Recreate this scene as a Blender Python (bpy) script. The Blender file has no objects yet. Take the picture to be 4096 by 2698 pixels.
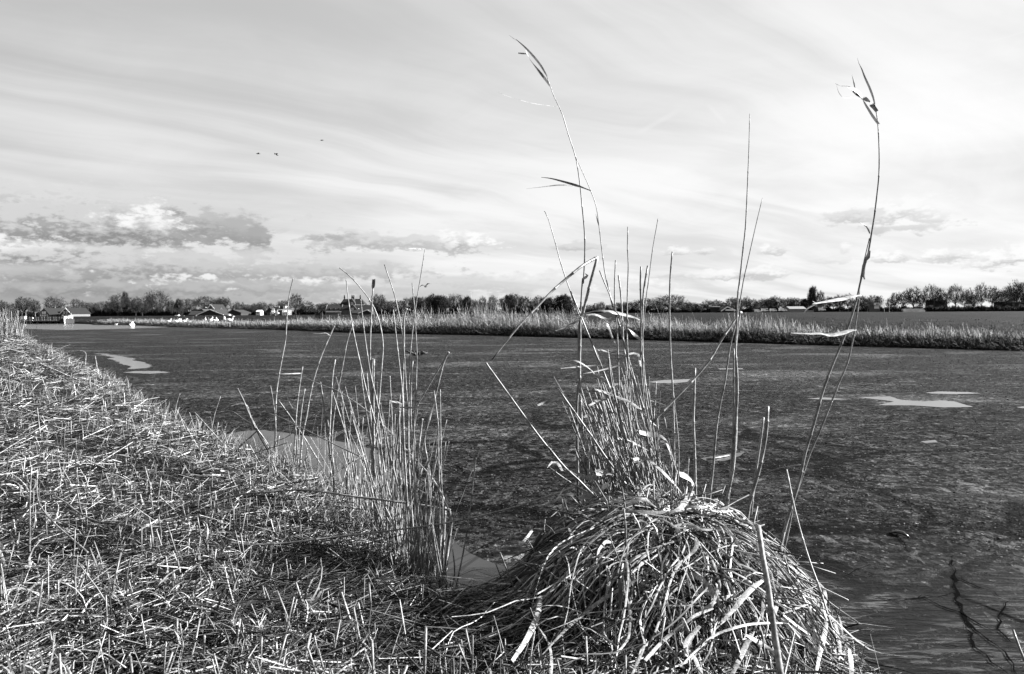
import bpy, math, random
import numpy as np
from mathutils import Vector, Matrix
random.seed(7); RNG = np.random.default_rng(11)
SC = bpy.context.scene
COL = SC.collection
R = math.radians
SD = 1.72103

# ------------------------------------------------------------------ camera
F_PX = 3215.0; CX, CY = 2048.0, 1349.0; HC = 1.5
_p = math.atan((1349-1249.5)/F_PX); _r = R(0.313)
FW = Vector((0, math.cos(_p), -math.sin(_p)))
U0 = Vector((0, math.sin(_p), math.cos(_p))); R0 = Vector((1, 0, 0))
RT = R0*math.cos(_r) - U0*math.sin(_r); UP = U0*math.cos(_r) + R0*math.sin(_r)
CAM = Vector((0, 0, HC))
cd = bpy.data.cameras.new('camera'); cam = bpy.data.objects.new('camera', cd); COL.objects.link(cam)
cam.matrix_world = Matrix(((RT.x, UP.x, -FW.x, 0), (RT.y, UP.y, -FW.y, 0), (RT.z, UP.z, -FW.z, HC), (0, 0, 0, 1)))
cd.sensor_width = 36; cd.lens = 36*F_PX/4096; cd.clip_end = 20000; cd.clip_start = 0.05
cd.dof.use_dof = True; cd.dof.focus_distance = 5.5; cd.dof.aperture_fstop = 12
SC.camera = cam

def ray(x, y):
    d = FW + RT*((x-CX)/F_PX) - UP*((y-CY)/F_PX)
    return d/d.y
def at(x, y, Y): return CAM + ray(x, y)*Y
def at_z(x, y, z=0.0):
    d = ray(x, y); return CAM + d*((z-HC)/d.z)
def crop(x0, y0, s): return lambda pts: [(x0+a/s, y0+b/s) for a, b in pts]
KA = crop(1900, 100, 1.3067); KB = crop(2100, 1000, 1.568); KC = crop(2800, 200, 1.3067)
L1 = crop(900, 1000, 1.96); L2 = crop(1350, 1000, 1.96); L3 = crop(1000, 1700, 2.091)
M4 = crop(2150, 1400, 2.413); M5 = crop(2000, 1900, 1.965); M6 = crop(2700, 1900, 1.965)
R7 = crop(2750, 1200, 1.7425); S1 = crop(0, 0, 1.162); S2 = crop(2048, 0, 1.162)
F1 = crop(0, 1050, 3.4); F2 = crop(600, 1100, 3.4); F3 = crop(1200, 1050, 2.975)
F4 = crop(1900, 1050, 2.6444); F5 = crop(2700, 1050, 2.975); F6 = crop(3400, 1050, 3.4195)
E6 = crop(0, 1300, 1.8308); E8 = crop(2800, 1300, 1.1219)

# ------------------------------------------------------------------ tags and objects
def tag(o, label=None, cat=None, group=None, kind=None):
    if label: o['label'] = label
    if cat: o['category'] = cat
    if group: o['group'] = group
    if kind: o['kind'] = kind
    return o
def empty(name, loc, label, cat, group=None):
    o = bpy.data.objects.new(name, None); COL.objects.link(o); o.location = loc; o.empty_display_size = .1
    return tag(o, label, cat, group)
def copy_tree(o, parent=None):
    c = o.copy(); COL.objects.link(c); c.parent = parent
    for ch in list(o.children): copy_tree(ch, c)
    return c

class MB:
    def __init__(s): s.v = []; s.f = []
    def box(s, x0, x1, y0, y1, z0, z1):
        n = len(s.v)
        s.v += [(x, y, z) for z in (z0, z1) for y in (y0, y1) for x in (x0, x1)]
        s.f += [tuple(n+i for i in q) for q in ((0, 2, 3, 1), (4, 5, 7, 6), (0, 1, 5, 4), (2, 6, 7, 3), (0, 4, 6, 2), (1, 3, 7, 5))]
        return s
    def bar(s, a, b, w, h):
        a = Vector(a); b = Vector(b); t = (b-a).normalized()
        u = t.cross(Vector((0, 0, 1)));
        if u.length < .01: u = Vector((1, 0, 0))
        u = u.normalized()*w/2; k = u.cross(t).normalized()*h/2
        n = len(s.v)
        for p in (a, b):
            for q in (-u-k, u-k, u+k, -u+k): s.v.append(tuple(p+q))
        s.f += [(n, n+3, n+2, n+1), (n+4, n+5, n+6, n+7)] + [(n+i, n+(i+1) % 4, n+4+(i+1) % 4, n+4+i) for i in range(4)]
        return s
    def prism(s, poly, y0, y1, axis='y'):
        """poly of (a, z) in the plane across `axis`, extruded along it"""
        n = len(s.v); k = len(poly)
        for yy in (y0, y1):
            for a, z in poly: s.v.append((a, yy, z) if axis == 'y' else (yy, a, z))
        s.f.append(tuple(range(n, n+k))); s.f.append(tuple(range(n+2*k-1, n+k-1, -1)))
        s.f += [(n+i, n+(i+1) % k, n+k+(i+1) % k, n+k+i) for i in range(k)]
        return s
    def tube(s, pts, rad, n=6, cap=True):
        pts = [Vector(p) for p in pts]; m = len(pts); base = len(s.v)
        if not hasattr(rad, '__len__'): rad = [rad]*m
        t0 = (pts[1]-pts[0]).normalized(); u = t0.cross(Vector((.13, .91, .4)))
        if u.length < .05: u = t0.cross(Vector((1, 0, 0)))
        u.normalize()
        for i, p in enumerate(pts):
            t = (pts[min(i+1, m-1)]-pts[max(i-1, 0)]).normalized()
            u = (u - t*u.dot(t)).normalized(); w = t.cross(u)
            for k in range(n):
                a = 2*math.pi*k/n
                s.v.append(tuple(p + (u*math.cos(a)+w*math.sin(a))*rad[i]))
        for i in range(m-1):
            for k in range(n):
                a = base+i*n+k; b = base+i*n+(k+1) % n
                s.f.append((a, b, b+n, a+n))
        if cap:
            s.f.append(tuple(range(base+n-1, base-1, -1))); s.f.append(tuple(range(base+(m-1)*n, base+m*n)))
        return s
    def ribbon(s, pts, w, hint=(0, -.7, .7), tip=.15, butt=.6, curl=.18, twist=0.0):
        pts = [Vector(p) for p in pts]; m = len(pts); base = len(s.v); hint = Vector(hint).normalized()
        for i, p in enumerate(pts):
            f = i/(m-1)
            t = (pts[min(i+1, m-1)]-pts[max(i-1, 0)]).normalized()
            side = t.cross(hint)
            if side.length < .08: side = t.cross(Vector((.6, .2, .7)))
            side.normalize()
            nrm = side.cross(t).normalized()
            if twist:
                a = twist*(f-.3); side, nrm = side*math.cos(a)+nrm*math.sin(a), nrm*math.cos(a)-side*math.sin(a)
            prof = min(butt+(1-butt)*f/.25, 1) * min(1, tip+(1-tip)*(1-f)/.55)
            hw = w/2*prof
            s.v += [tuple(p-side*hw), tuple(p+nrm*(curl*hw*1.2)), tuple(p+side*hw)]
        for i in range(m-1):
            a = base+3*i
            s.f += [(a, a+1, a+4, a+3), (a+1, a+2, a+5, a+4)]
        return s
    def build(s, name, mat, parent=None, smooth=False, loc=None):
        me = bpy.data.meshes.new(name); me.from_pydata(s.v, [], s.f); me.update()
        if smooth: me.polygons.foreach_set('use_smooth', [True]*len(me.polygons))
        me.materials.append(mat)
        o = bpy.data.objects.new(name, me); COL.objects.link(o)
        if parent is not None: o.parent = parent
        if loc is not None: o.location = loc
        return o

def local(pts, o): return [Vector(p)-Vector(o) for p in pts]

def np_mesh(name, V, Q, mat, smooth=False):
    """V (n,3), Q (m,k) numpy"""
    me = bpy.data.meshes.new(name); V = np.ascontiguousarray(V, np.float32); Q = np.ascontiguousarray(Q, np.int32)
    me.vertices.add(len(V)); me.vertices.foreach_set('co', V.ravel())
    k = Q.shape[1]
    me.loops.add(Q.size); me.loops.foreach_set('vertex_index', Q.ravel())
    me.polygons.add(len(Q)); me.polygons.foreach_set('loop_start', np.arange(0, Q.size, k, dtype=np.int32))
    me.polygons.foreach_set('loop_total', np.full(len(Q), k, np.int32))
    me.update(calc_edges=True)
    if smooth: me.polygons.foreach_set('use_smooth', np.ones(len(Q), bool))
    me.materials.append(mat)
    o = bpy.data.objects.new(name, me); COL.objects.link(o); return o

def rods(A, B, ra, rb, n=3):
    """many straight tapered rods as arrays"""
    A = np.asarray(A, float); B = np.asarray(B, float); N = len(A)
    t = B-A; t /= np.maximum(np.linalg.norm(t, axis=1, keepdims=True), 1e-9)
    h = RNG.normal(size=(N, 3)); u = np.cross(t, h); u /= np.maximum(np.linalg.norm(u, axis=1, keepdims=True), 1e-9)
    w = np.cross(t, u); ra = np.broadcast_to(ra, (N,)); rb = np.broadcast_to(rb, (N,))
    V = np.empty((N, 2*n, 3))
    for k in range(n):
        a = 2*math.pi*k/n; o = u*math.cos(a)+w*math.sin(a)
        V[:, k] = A+o*ra[:, None]; V[:, n+k] = B+o*rb[:, None]
    q = np.array([(k, (k+1) % n, n+(k+1) % n, n+k) for k in range(n)])
    Q = (np.arange(N)*2*n)[:, None, None]+q[None]
    return V.reshape(-1, 3), Q.reshape(-1, 4)
def blades(P, D, L, W, bend, seg=4):
    """many curved flat blades: start P, dir D, length L, width W, droop"""
    N = len(P); D = D/np.linalg.norm(D, axis=1, keepdims=True)
    h = RNG.normal(size=(N, 3)); side = np.cross(D, h); side /= np.linalg.norm(side, axis=1, keepdims=True)
    V = np.empty((N, seg+1, 2, 3)); p = P.copy(); d = D.copy()
    for i in range(seg+1):
        f = i/seg; w = (W*(1-.85*f**1.6)/2)[:, None]
        V[:, i, 0] = p-side*w; V[:, i, 1] = p+side*w
        p = p+d*(L/seg)[:, None]
        d = d+bend; d /= np.linalg.norm(d, axis=1, keepdims=True)
    q = np.array([(2*i, 2*i+1, 2*i+3, 2*i+2) for i in range(seg)])
    Q = (np.arange(N)*2*(seg+1))[:, None, None]+q[None]
    return V.reshape(-1, 3), Q.reshape(-1, 4)
def cat_mesh(parts):
    Vs, Qs, n = [], [], 0
    for V, Q in parts: Vs.append(V); Qs.append(Q+n); n += len(V)
    return np.concatenate(Vs), np.concatenate(Qs)

def smooth_line(pts, step):
    """Catmull-Rom resample of 3-D points"""
    P = [Vector(p) for p in pts]
    if len(P) == 2: P = [P[0], P[0].lerp(P[1], .5), P[1]]
    P = [P[0]*2-P[1]]+P+[P[-1]*2-P[-2]]; out = []
    for i in range(1, len(P)-2):
        a, b, c, d = P[i-1:i+3]; n = max(1, int(math.ceil((c-b).length/step)))
        for k in range(n):
            t = k/n
            out.append(.5*((2*b)+(c-a)*t+(2*a-5*b+4*c-d)*t*t+(3*b-a-3*c+d)*t**3))
    out.append(P[-2]); return out

# ------------------------------------------------------------------ materials
class NT:
    def __init__(s, tree): s.t = tree; s.n = tree.nodes; s.l = tree.links
    def new(s, typ, ins=None, **kw):
        nd = s.n.new(typ)
        for k, v in kw.items(): setattr(nd, k, v)
        for k, v in (ins or {}).items():
            if hasattr(v, 'is_output') or isinstance(v, bpy.types.NodeSocket): s.l.new(v, nd.inputs[k])
            else: nd.inputs[k].default_value = v
        return nd
    def m(s, op, a, b=None, c=None, clamp=False):
        ins = {0: a}
        if b is not None: ins[1] = b
        if c is not None: ins[2] = c
        return s.new('ShaderNodeMath', ins, operation=op, use_clamp=clamp).outputs[0]
    def mr(s, v, a, b, c=0.0, d=1.0, interp='SMOOTHSTEP'):
        return s.new('ShaderNodeMapRange', {0: v, 1: a, 2: b, 3: c, 4: d}, interpolation_type=interp).outputs[0]
    def noise(s, vec, scale, detail=4, rough=.55, dist=0.0):
        return s.new('ShaderNodeTexNoise', {'Vector': vec, 'Scale': scale, 'Detail': detail, 'Roughness': rough, 'Distortion': dist}).outputs[0]
    def mapping(s, vec, scale=(1, 1, 1), rot=(0, 0, 0), loc=(0, 0, 0)):
        return s.new('ShaderNodeMapping', {0: vec, 'Scale': scale, 'Rotation': rot, 'Location': loc}).outputs[0]
    def mixf(s, f, a, b): return s.new('ShaderNodeMix', {0: f, 2: a, 3: b}, data_type='FLOAT').outputs[0]

def mat(name):
    m = bpy.data.materials.new(name); m.use_nodes = True; t = NT(m.node_tree); t.n.clear()
    out = t.n.new('ShaderNodeOutputMaterial'); b = t.n.new('ShaderNodeBsdfPrincipled')
    t.l.new(b.outputs[0], out.inputs[0]); return m, t, b
def plain(name, v, rough=.7, spec=.3, var=.25, scale=3.0, coord='Object'):
    """grey surface with mottled natural variation"""
    m, t, b = mat(name); tc = t.n.new('ShaderNodeTexCoord')
    n = t.noise(tc.outputs[coord], scale, 6, .6)
    g = t.mr(n, .3, .7, v*(1-var), v*(1+var), 'LINEAR')
    t.l.new(g, b.inputs['Base Color']); b.inputs['Roughness'].default_value = rough
    b.inputs['Specular IOR Level'].default_value = spec; return m
def straw(name, lo, hi, rough=.5, island=True, spec=.3, trans=0.0, skew=1.0):
    """dry reed: each piece its own tone, with fibre streaks and blotches"""
    m, t, b = mat(name); tc = t.n.new('ShaderNodeTexCoord'); geo = t.n.new('ShaderNodeNewGeometry')
    rnd = geo.outputs['Random Per Island'] if island else t.n.new('ShaderNodeObjectInfo').outputs['Random']
    v = t.mr(t.m('POWER', rnd, skew), 0, 1, lo, hi, 'LINEAR')
    n1 = t.noise(tc.outputs['Object'], 14, 4, .65); n2 = t.noise(tc.outputs['Object'], 120, 3, .6)
    k = t.m('MULTIPLY', t.mr(n1, .32, .62, .42, 1.08), t.mr(n2, .36, .6, .55, 1.1))
    t.l.new(t.m('MULTIPLY', v, k), b.inputs['Base Color']); b.inputs['Roughness'].default_value = rough
    b.inputs['Specular IOR Level'].default_value = spec
    if trans:
        tr = t.new('ShaderNodeBsdfTranslucent', {0: t.m('MULTIPLY', v, k)})
        mx = t.new('ShaderNodeMixShader', {0: trans, 1: b.outputs[0], 2: tr.outputs[0]})
        t.l.new(mx.outputs[0], [x for x in t.n if x.type == 'OUTPUT_MATERIAL'][0].inputs[0])
    return m
M = {}
M['stem'] = straw('reed_stem_straw', 0.117, 0.195, .42, island=False)
M['leaf'] = straw('dry_leaf', 0.1326, 0.2652, .5, island=False, trans=.10)
M['litter'] = straw('straw_litter', 0.0039, 0.4836, .6, skew=3.2)
M['stub'] = straw('stubble_straw', 0.0312, 0.3276, .5, skew=1.5)
M['blade'] = straw('withered_grass', 0.0117, 0.3588, .5, trans=.1, skew=1.9)
M['mass'] = straw('matted_reed', 0.0078, 0.4056, .55, skew=2.2)
M['shadowed'] = straw('shade_dark_straw', .004, .11, .7, skew=2.2, spec=.15)  # straw tone lowered to paint the shade beside the tussock
M['darkstick'] = plain('dark_twig', 0.0234, .8)
M['farreed'] = straw('far_reed_straw', 0.0156, 0.39, .6, skew=2.0)
M['bark'] = plain('winter_bark', 0.0273, .9, .1, .35, 1.2)
M['twig'] = straw('winter_twigs', 0.0234, 0.0468, .9, spec=.05)
M['under'] = straw('undergrowth_twigs', 0.0078, 0.0234, .9, spec=.05)
M['roof'] = plain('dark_roof_tiles', 0.00624, .7, .2, .3, 1.5)
M['roofmid'] = plain('grey_roof_tiles', 0.01872, .7, .2, .25, 1.5)
M['brick'] = plain('brick_wall', .085, .85, .1, .25, 1.0)
M['darkwall'] = plain('dark_boarded_wall', 0.0234, .85, .1, .3, .8)
M['white'] = plain('white_paint', .7, .5, .3, .06, 2.0)
M['glass'] = plain('window_glass', 0.0234, .12, .6, .2, 2.0)
M['plume'] = plain('white_plumage', .7, .7, .2, .05, 6.0)
M['darkfeather'] = plain('dark_feathers', 0.0234, .7, .2, .2, 6.0)
M['beak'] = plain('beak_horn', 0.117, .4, .4, .1, 6.0)
M['wood'] = plain('weathered_wood', 0.0234, .85, .15, .35, 2.0)
M['concrete'] = plain('pale_concrete', 0.156, .85, .15, .15, 1.5)
M['steel'] = plain('painted_steel', 0.0468, .5, .4, .2, 3.0)
# ------------------------------------------------------------------ shorelines (plan, metres)
_sp = [(76, 1322), (103, 1342), (164, 1393), (262, 1431), (350, 1486), (470, 1535), (541, 1606), (683, 1682), (754, 1737),
       (896, 1775), (961, 1824), (1092, 1850), (1200, 1905), (1335, 1985), (1450, 2065), (1574, 2190), (1670, 2315), (1800, 2425), (1900, 2440), (2010, 2395), (2110, 2350), (2193, 2310)]
NEAR = [(-420, 205), (-150, 152), (-100, 140), (-83.5, 134), (-64, 95)] + [tuple(at_z(*p))[:2] for p in _sp] + \
       [(.32, 4.95), (.75, 5.15), (1.2, 4.85), (1.45, 4.25), (1.5, 3.7), (1.45, 3.3), (1.4, 2.0), (1.6, -1), (2.2, -6), (3, -14)]
FAR = [(-420, 214), (-152, 161), (-103, 148), (-92, 146), (-74, 136), (-60, 116)] + \
      [tuple(at_z(*p))[:2] for p in [(530, 1301), (675, 1307), (860, 1313), (1100, 1318.5), (1470, 1332), (2050, 1343), (2500, 1356), (3280, 1379), (4096, 1402.5)]] + [(24, 22.5), (34, 9), (45, -6), (60, -28)]
NP_ = np.array(NEAR); FP_ = np.array(FAR)
def seg_dist(P, L):
    d = np.full(len(P), 1e9)
    for a, b in zip(L[:-1], L[1:]):
        ab = b-a; t = np.clip(((P-a)@ab)/max(ab@ab, 1e-9), 0, 1)
        d = np.minimum(d, np.hypot(*(P-(a+t[:, None]*ab)).T))
    return d
def inside(P, poly):
    c = np.zeros(len(P), bool); x, y = P.T
    for (x1, y1), (x2, y2) in zip(poly, np.roll(poly, -1, 0)):
        if y1 == y2: continue
        k = ((y1 > y) != (y2 > y)) & (x < (x2-x1)*(y-y1)/(y2-y1)+x1); c ^= k
    return c
_land = np.vstack([NP_, [(-420, -14)]])
MC = np.array([.69, 3.68]); MR = np.array([.72, .95]); MH = .25
def wob(x, y, s, seed=0.0):
    return (np.sin(x*s+1.3+seed)*np.cos(y*s*1.17+.4+seed)+.5*np.sin(x*s*2.3+y*s*1.9+seed*2)+.3*np.sin(x*s*4.7-y*s*5.1+seed*3))/1.8
def ground(P):
    """height of the near bank; the lump at MC is the old reed stool the tussock grows on"""
    P = np.asarray(P, float).reshape(-1, 2); d = seg_dist(P, NP_); s = inside(P, _land); d = np.where(s, d, -d)
    h = np.where(d > 0, .30*(1-np.exp(-d/.55)), np.maximum(-.5, d*.9))
    h = h+np.where(d > 0, np.minimum(d*.3, .04)*wob(P[:, 0], P[:, 1], 2.3)+np.minimum(d*.15, .03)*wob(P[:, 0], P[:, 1], 7.0, 2.0), 0)
    q = ((P-MC)/MR); rho = np.hypot(q[:, 0], q[:, 1])
    h = h+MH*np.clip(1-rho**3, 0, 1)*(1+.12*wob(P[:, 0], P[:, 1], 6.0, 1.0))
    return h, d
def gz(x, y): return float(ground([(x, y)])[0][0])
def hit(x, y, off=.03):
    """first point of the view ray on the bank raised by off (used to find where a thing in the photo rests)"""
    d = ray(x, y); Ys = np.linspace(1.2, 12, 900); P = np.array([[d.x*Y, Y] for Y in Ys])
    z = HC+d.z*Ys; h = np.maximum(ground(P)[0], 0)+off; i = int(np.argmax(z < h)) if (z < h).any() else len(Ys)-1
    return CAM+d*float(Ys[i])

def axis_lin(dense0, dense1, step, lo, hi, g=1.06):
    a = list(np.arange(dense0, dense1+1e-6, step)); s = step
    while a[-1] < hi: s *= g; a.append(a[-1]+s)
    s = step
    while a[0] > lo: s *= g; a.insert(0, a[0]-s)
    return np.array(a)
xs = axis_lin(-7, 1.75, .055, -420, 3.2, 1.05); ys = axis_lin(1.0, 9.5, .055, -14, 205, 1.045)
gx, gy = np.meshgrid(xs, ys); P = np.stack([gx.ravel(), gy.ravel()], 1); hz, _ = ground(P)
hz = hz+RNG.normal(0, .008, len(hz))
nx, ny = len(xs), len(ys); ii = (np.arange(ny-1)[:, None]*nx+np.arange(nx-1)[None]).ravel()
Q = np.stack([ii, ii+1, ii+nx+1, ii+nx], 1)
keep = (hz[Q] > -.45).any(1); Q = Q[keep]
m, t, b = mat('bank_soil'); geo = t.n.new('ShaderNodeNewGeometry')
n1 = t.noise(geo.outputs['Position'], 6, 8, .7); n2 = t.noise(geo.outputs['Position'], 45, 5, .6)
t.l.new(t.m('MULTIPLY', t.mr(n1, .35, .7, .003, .012), t.mr(n2, .3, .7, .5, 1.5)), b.inputs['Base Color'])
b.inputs['Roughness'].default_value = .9; b.inputs['Specular IOR Level'].default_value = .15
bp = t.new('ShaderNodeBump', {'Strength': .8, 'Distance': .03, 'Height': n2}); t.l.new(bp.outputs[0], b.inputs['Normal'])
tag(np_mesh('ground', np.column_stack([P, hz]), Q, m, True), kind='structure')

# far polder: strips running inland from the far shoreline
def resample(L, step0, stepf):
    out = [L[0]]
    for a, b_ in zip(L[:-1], L[1:]):
        n = max(1, int(np.hypot(*(b_-a))/max(step0, stepf*np.hypot(*(a+b_))/2)))
        for k in range(1, n+1): out.append(a+(b_-a)*k/n)
    return np.array(out)
fs = resample(FP_, .8, .012); NF = np.array([.60, .80])
offs = np.array([-1.5, -.5, -.15, .1, .35, .7, 1.2, 2, 3, 4, 5.5, 7, 9, 11, 13.5, 16, 19, 23, 27, 32, 38, 46, 56, 70, 90, 120, 170, 250, 400, 700, 1300, 2600])
V = []
for o in offs:
    p = fs+NF*o
    h = .42*(1-math.exp(-max(o, 0)/.5)) if o > 0 else max(-.5, o*.8)
    z = np.full(len(p), h)
    if 1 < o < 60: z = z+.07*wob(p[:, 0], p[:, 1], .7)+.05*wob(p[:, 0], p[:, 1], 2.1, 1.0)
    V.append(np.column_stack([p, z]))
V = np.concatenate(V); k = len(fs); ii = (np.arange(len(offs)-1)[:, None]*k+np.arange(k-1)[None]).ravel()
m, t, b = mat('polder_field'); geo = t.n.new('ShaderNodeNewGeometry')
n1 = t.noise(t.mapping(geo.outputs['Position'], (.16, .45, .45), (0, 0, -.65)), 1.0, 7, .68); n2 = t.noise(geo.outputs['Position'], 3.2, 5, .7)
t.l.new(t.m('MULTIPLY', t.mr(n1, .44, .64, .001, .014), t.mr(n2, .4, .6, .2, 1.6)), b.inputs['Base Color'])
b.inputs['Roughness'].default_value = .95; b.inputs['Specular IOR Level'].default_value = .05
bp = t.new('ShaderNodeBump', {'Strength': 1.0, 'Distance': .12, 'Height': n2}); t.l.new(bp.outputs[0], b.inputs['Normal'])
tag(np_mesh('field', V, np.stack([ii, ii+1, ii+k+1, ii+k], 1), m, True), kind='structure')
tb = MB(); tb.v = [(-9000, -9000, -.6), (9000, -9000, -.6), (9000, 12000, -.6), (-9000, 12000, -.6)]; tb.f = [(0, 1, 2, 3)]
tag(tb.build('terrain', m), kind='structure')

# ------------------------------------------------------------------ ice and open water
m, t, b = mat('rotten_ice'); geo = t.n.new('ShaderNodeNewGeometry'); pos = geo.outputs['Position']
sx = t.new('ShaderNodeSeparateXYZ', {0: pos}); dist = sx.outputs[1]
flake = t.noise(t.mapping(pos, (.8, 1.0, 1)), 13, 5, .72, .5)
flake2 = t.noise(t.mapping(pos, (1, 1.0, 1), (0, 0, .3)), 34, 3, .6)
flake0 = t.noise(t.mapping(pos, (.8, 1.15, 1)), 3.6, 4, .6, .4)
patch = t.noise(t.mapping(pos, (.20, .42, 1), (0, 0, .12)), 1.0, 5, .6, .6)
patch2 = t.noise(t.mapping(pos, (.5, 1.6, 1)), 1.0, 5, .62, .3)
rip = t.noise(t.mapping(pos, (4.5, 24, 1), (0, 0, -.10)), 1.0, 4, .6, .8)
nearw = t.mr(t.m('ADD', dist, t.m('MULTIPLY', patch, 2.5)), 4.7, 6.6)           # 0 = thin rippled new ice by the bank, 1 = old flaky ice
vor = t.new('ShaderNodeTexVoronoi', {'Vector': t.new('ShaderNodeVectorMath', {0: pos, 1: t.new('ShaderNodeVectorMath', {0: t.new('ShaderNodeTexNoise', {'Vector': pos, 'Scale': 1.4, 'Detail': 3}).outputs[1], 1: (.55, .55, 0)}, operation='MULTIPLY').outputs[0]}).outputs[0], 'Scale': .62}, feature='DISTANCE_TO_EDGE').outputs[0]
warp = [l_.from_socket for l_ in t.l if l_.to_socket == [x for x in t.n if x.type == 'TEX_VORONOI'][0].inputs['Vector']][0]
cell = t.new('ShaderNodeSeparateColor', {0: t.new('ShaderNodeTexVoronoi', {'Vector': warp, 'Scale': .62}).outputs['Color']}).outputs[0]
plate = t.mixf(t.mr(dist, 7, 11), t.mr(cell, 0, 1, .55, 1.5, 'LINEAR'), 1.0)
crack = t.m('MULTIPLY', t.mr(vor, .016, .055, 1, 0), t.mr(dist, 9, 16, 1, 0))
crack = t.m('MULTIPLY', crack, t.mr(t.noise(pos, .8, 2), .36, .48))
g_old = t.mr(flake, .45, .58, .0026, .034)
g_old = t.m('MULTIPLY', g_old, t.mr(flake2, .40, .58, .4, 1.3))
g_old = t.m('MULTIPLY', g_old, t.mr(flake0, .40, .60, .55, 1.3))
fleck = t.mr(t.noise(t.mapping(pos, (7, 3.2, 1)), 1.0, 3, .75, .3), .575, .645)
fleck2 = t.mr(t.noise(t.mapping(pos, (24, 14, 1)), 1.0, 2, .6), .64, .70)
g_old = t.m('ADD', g_old, t.m('ADD', t.m('MULTIPLY', fleck, t.m('MULTIPLY', flake0, .10)), t.m('MULTIPLY', fleck2, .05)))
lightp = t.mr(patch, .50, .68); lightq = t.m('MULTIPLY', t.mr(patch2, .58, .72), t.mr(dist, 8, 16))
lp = t.m('MAXIMUM', lightp, lightq)
g_old = t.m('MULTIPLY', g_old, t.mixf(lp, .70, 1.9))
g_new = t.mr(rip, .52, .59, .002, .040)  # pale ripple crests: highlights painted into the ice colour
g = t.m('MULTIPLY', t.mixf(nearw, g_new, g_old), plate); g = t.m('MULTIPLY', g, t.mixf(crack, 1.0, .08))
t.l.new(g, b.inputs['Base Color'])
t.l.new(t.m('SUBTRACT', t.mixf(nearw, .36, t.mr(flake, .35, .65, .75, .5)), t.m('MULTIPLY', fleck2, .28)), b.inputs['Roughness'])
t.l.new(t.m('ADD', t.mixf(nearw, .07, t.mixf(lp, .02, .10)), t.m('MULTIPLY', fleck2, .5)), b.inputs['Specular IOR Level'])
hgt = t.m('ADD', t.m('MULTIPLY', t.mixf(nearw, t.m('MULTIPLY', rip, 1.3), t.m('ADD', flake, t.m('MULTIPLY', flake2, .35))), 1.0), t.m('MULTIPLY', crack, -.5))
bp = t.new('ShaderNodeBump', {'Strength': .75, 'Distance': .035, 'Height': hgt}); t.l.new(bp.outputs[0], b.inputs['Normal'])
icy = MB(); icy.v = [(-430, -14, 0), (70, -14, 0), (70, 230, 0), (-430, 230, 0)]; icy.f = [(0, 1, 2, 3)]
tag(icy.build('ice', m), kind='structure')

mw, t, b = mat('open_water'); geo = t.n.new('ShaderNodeNewGeometry')
b.inputs['Base Color'].default_value = (.02, .02, .02, 1); b.inputs['Roughness'].default_value = .06; b.inputs['IOR'].default_value = 1.5
bp = t.new('ShaderNodeBump', {'Strength': .12, 'Distance': .01, 'Height': t.noise(geo.outputs['Position'], 5, 2)}); t.l.new(bp.outputs[0], b.inputs['Normal'])
mwd, t, b = mat('still_dark_water'); geo = t.n.new('ShaderNodeNewGeometry')
t.l.new(t.mr(t.noise(geo.outputs['Position'], 1.5, 5), .3, .7, .008, .02), b.inputs['Base Color']); b.inputs['Roughness'].default_value = .2; b.inputs['Specular IOR Level'].default_value = .12
bp = t.new('ShaderNodeBump', {'Strength': .1, 'Distance': .01, 'Height': t.noise(geo.outputs['Position'], 4, 2)}); t.l.new(bp.outputs[0], b.inputs['Normal'])
POOLS = []
def pool(poly, material, rough=.35, zz=.004):
    """a flat sheet of open water with a ragged edge"""
    pts = [at_z(x, y, 0) for x, y in poly]; out = []; POOLS.append(np.array([(p.x, p.y) for p in pts]))
    for a, c in zip(pts, pts[1:]+pts[:1]):
        L = (c-a).length; n = max(4, min(26, int(L/.12)))
        nn = Vector((-(c-a).y, (c-a).x, 0)).normalized()
        for k_ in range(n): out.append(a.lerp(c, k_/n)+(nn*random.uniform(-1, 1)*min(.16*rough, L*.10*rough)*abs(math.sin(k_*1.9+L*3)) if k_ else Vector((0, 0, 0))))
    me = MB(); me.v = [(p.x, p.y, zz) for p in out]; me.f = [tuple(range(len(out)))]
    o = me.build('water', material)
    import bmesh
    bm = bmesh.new(); bm.from_mesh(o.data); bmesh.ops.triangulate(bm, faces=bm.faces[:]); bm.normal_update()
    for f in bm.faces:
        if f.normal.z < 0: f.normal_flip()
    bm.to_mesh(o.data); bm.free()
    return tag(o, kind='structure')
pool(E8([(700, 325), (850, 322), (905, 338), (1000, 345), (1080, 340), (1140, 345), (1225, 370), (1090, 372), (960, 363), (800, 362), (870, 345), (760, 332)]), mw)
pool(E8([(1010, 305), (1080, 300), (1200, 303), (1265, 309), (1150, 312), (1040, 310)]), mw)
pool(E8([(480, 333), (560, 327), (590, 330), (680, 335), (600, 338)]), mw)
pool(E8([(990, 525), (1055, 518), (1068, 529), (1010, 532)]), mw)
pool(E8([(1420, 370), (1470, 366), (1500, 372), (1440, 375)]), mw)
pool(E8([(80, 197), (190, 196), (195, 200), (90, 201)]), mw)
pool(KB([(770, 830), (850, 820), (960, 815), (1040, 812), (1020, 830), (940, 838), (830, 838)]), mw)
pool(KB([(545, 842), (600, 838), (608, 848), (550, 849)]), mw)
pool(E6([(690, 210), (780, 212), (900, 235), (975, 245), (980, 262), (1050, 275), (1085, 290), (1115, 300), (1070, 318), (930, 328), (960, 310), (900, 290), (830, 258), (780, 250), (840, 240)]), mw, .8)
pool(E6([(900, 352), (990, 340), (1160, 340), (1250, 350), (1100, 360)]), mw)
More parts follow.
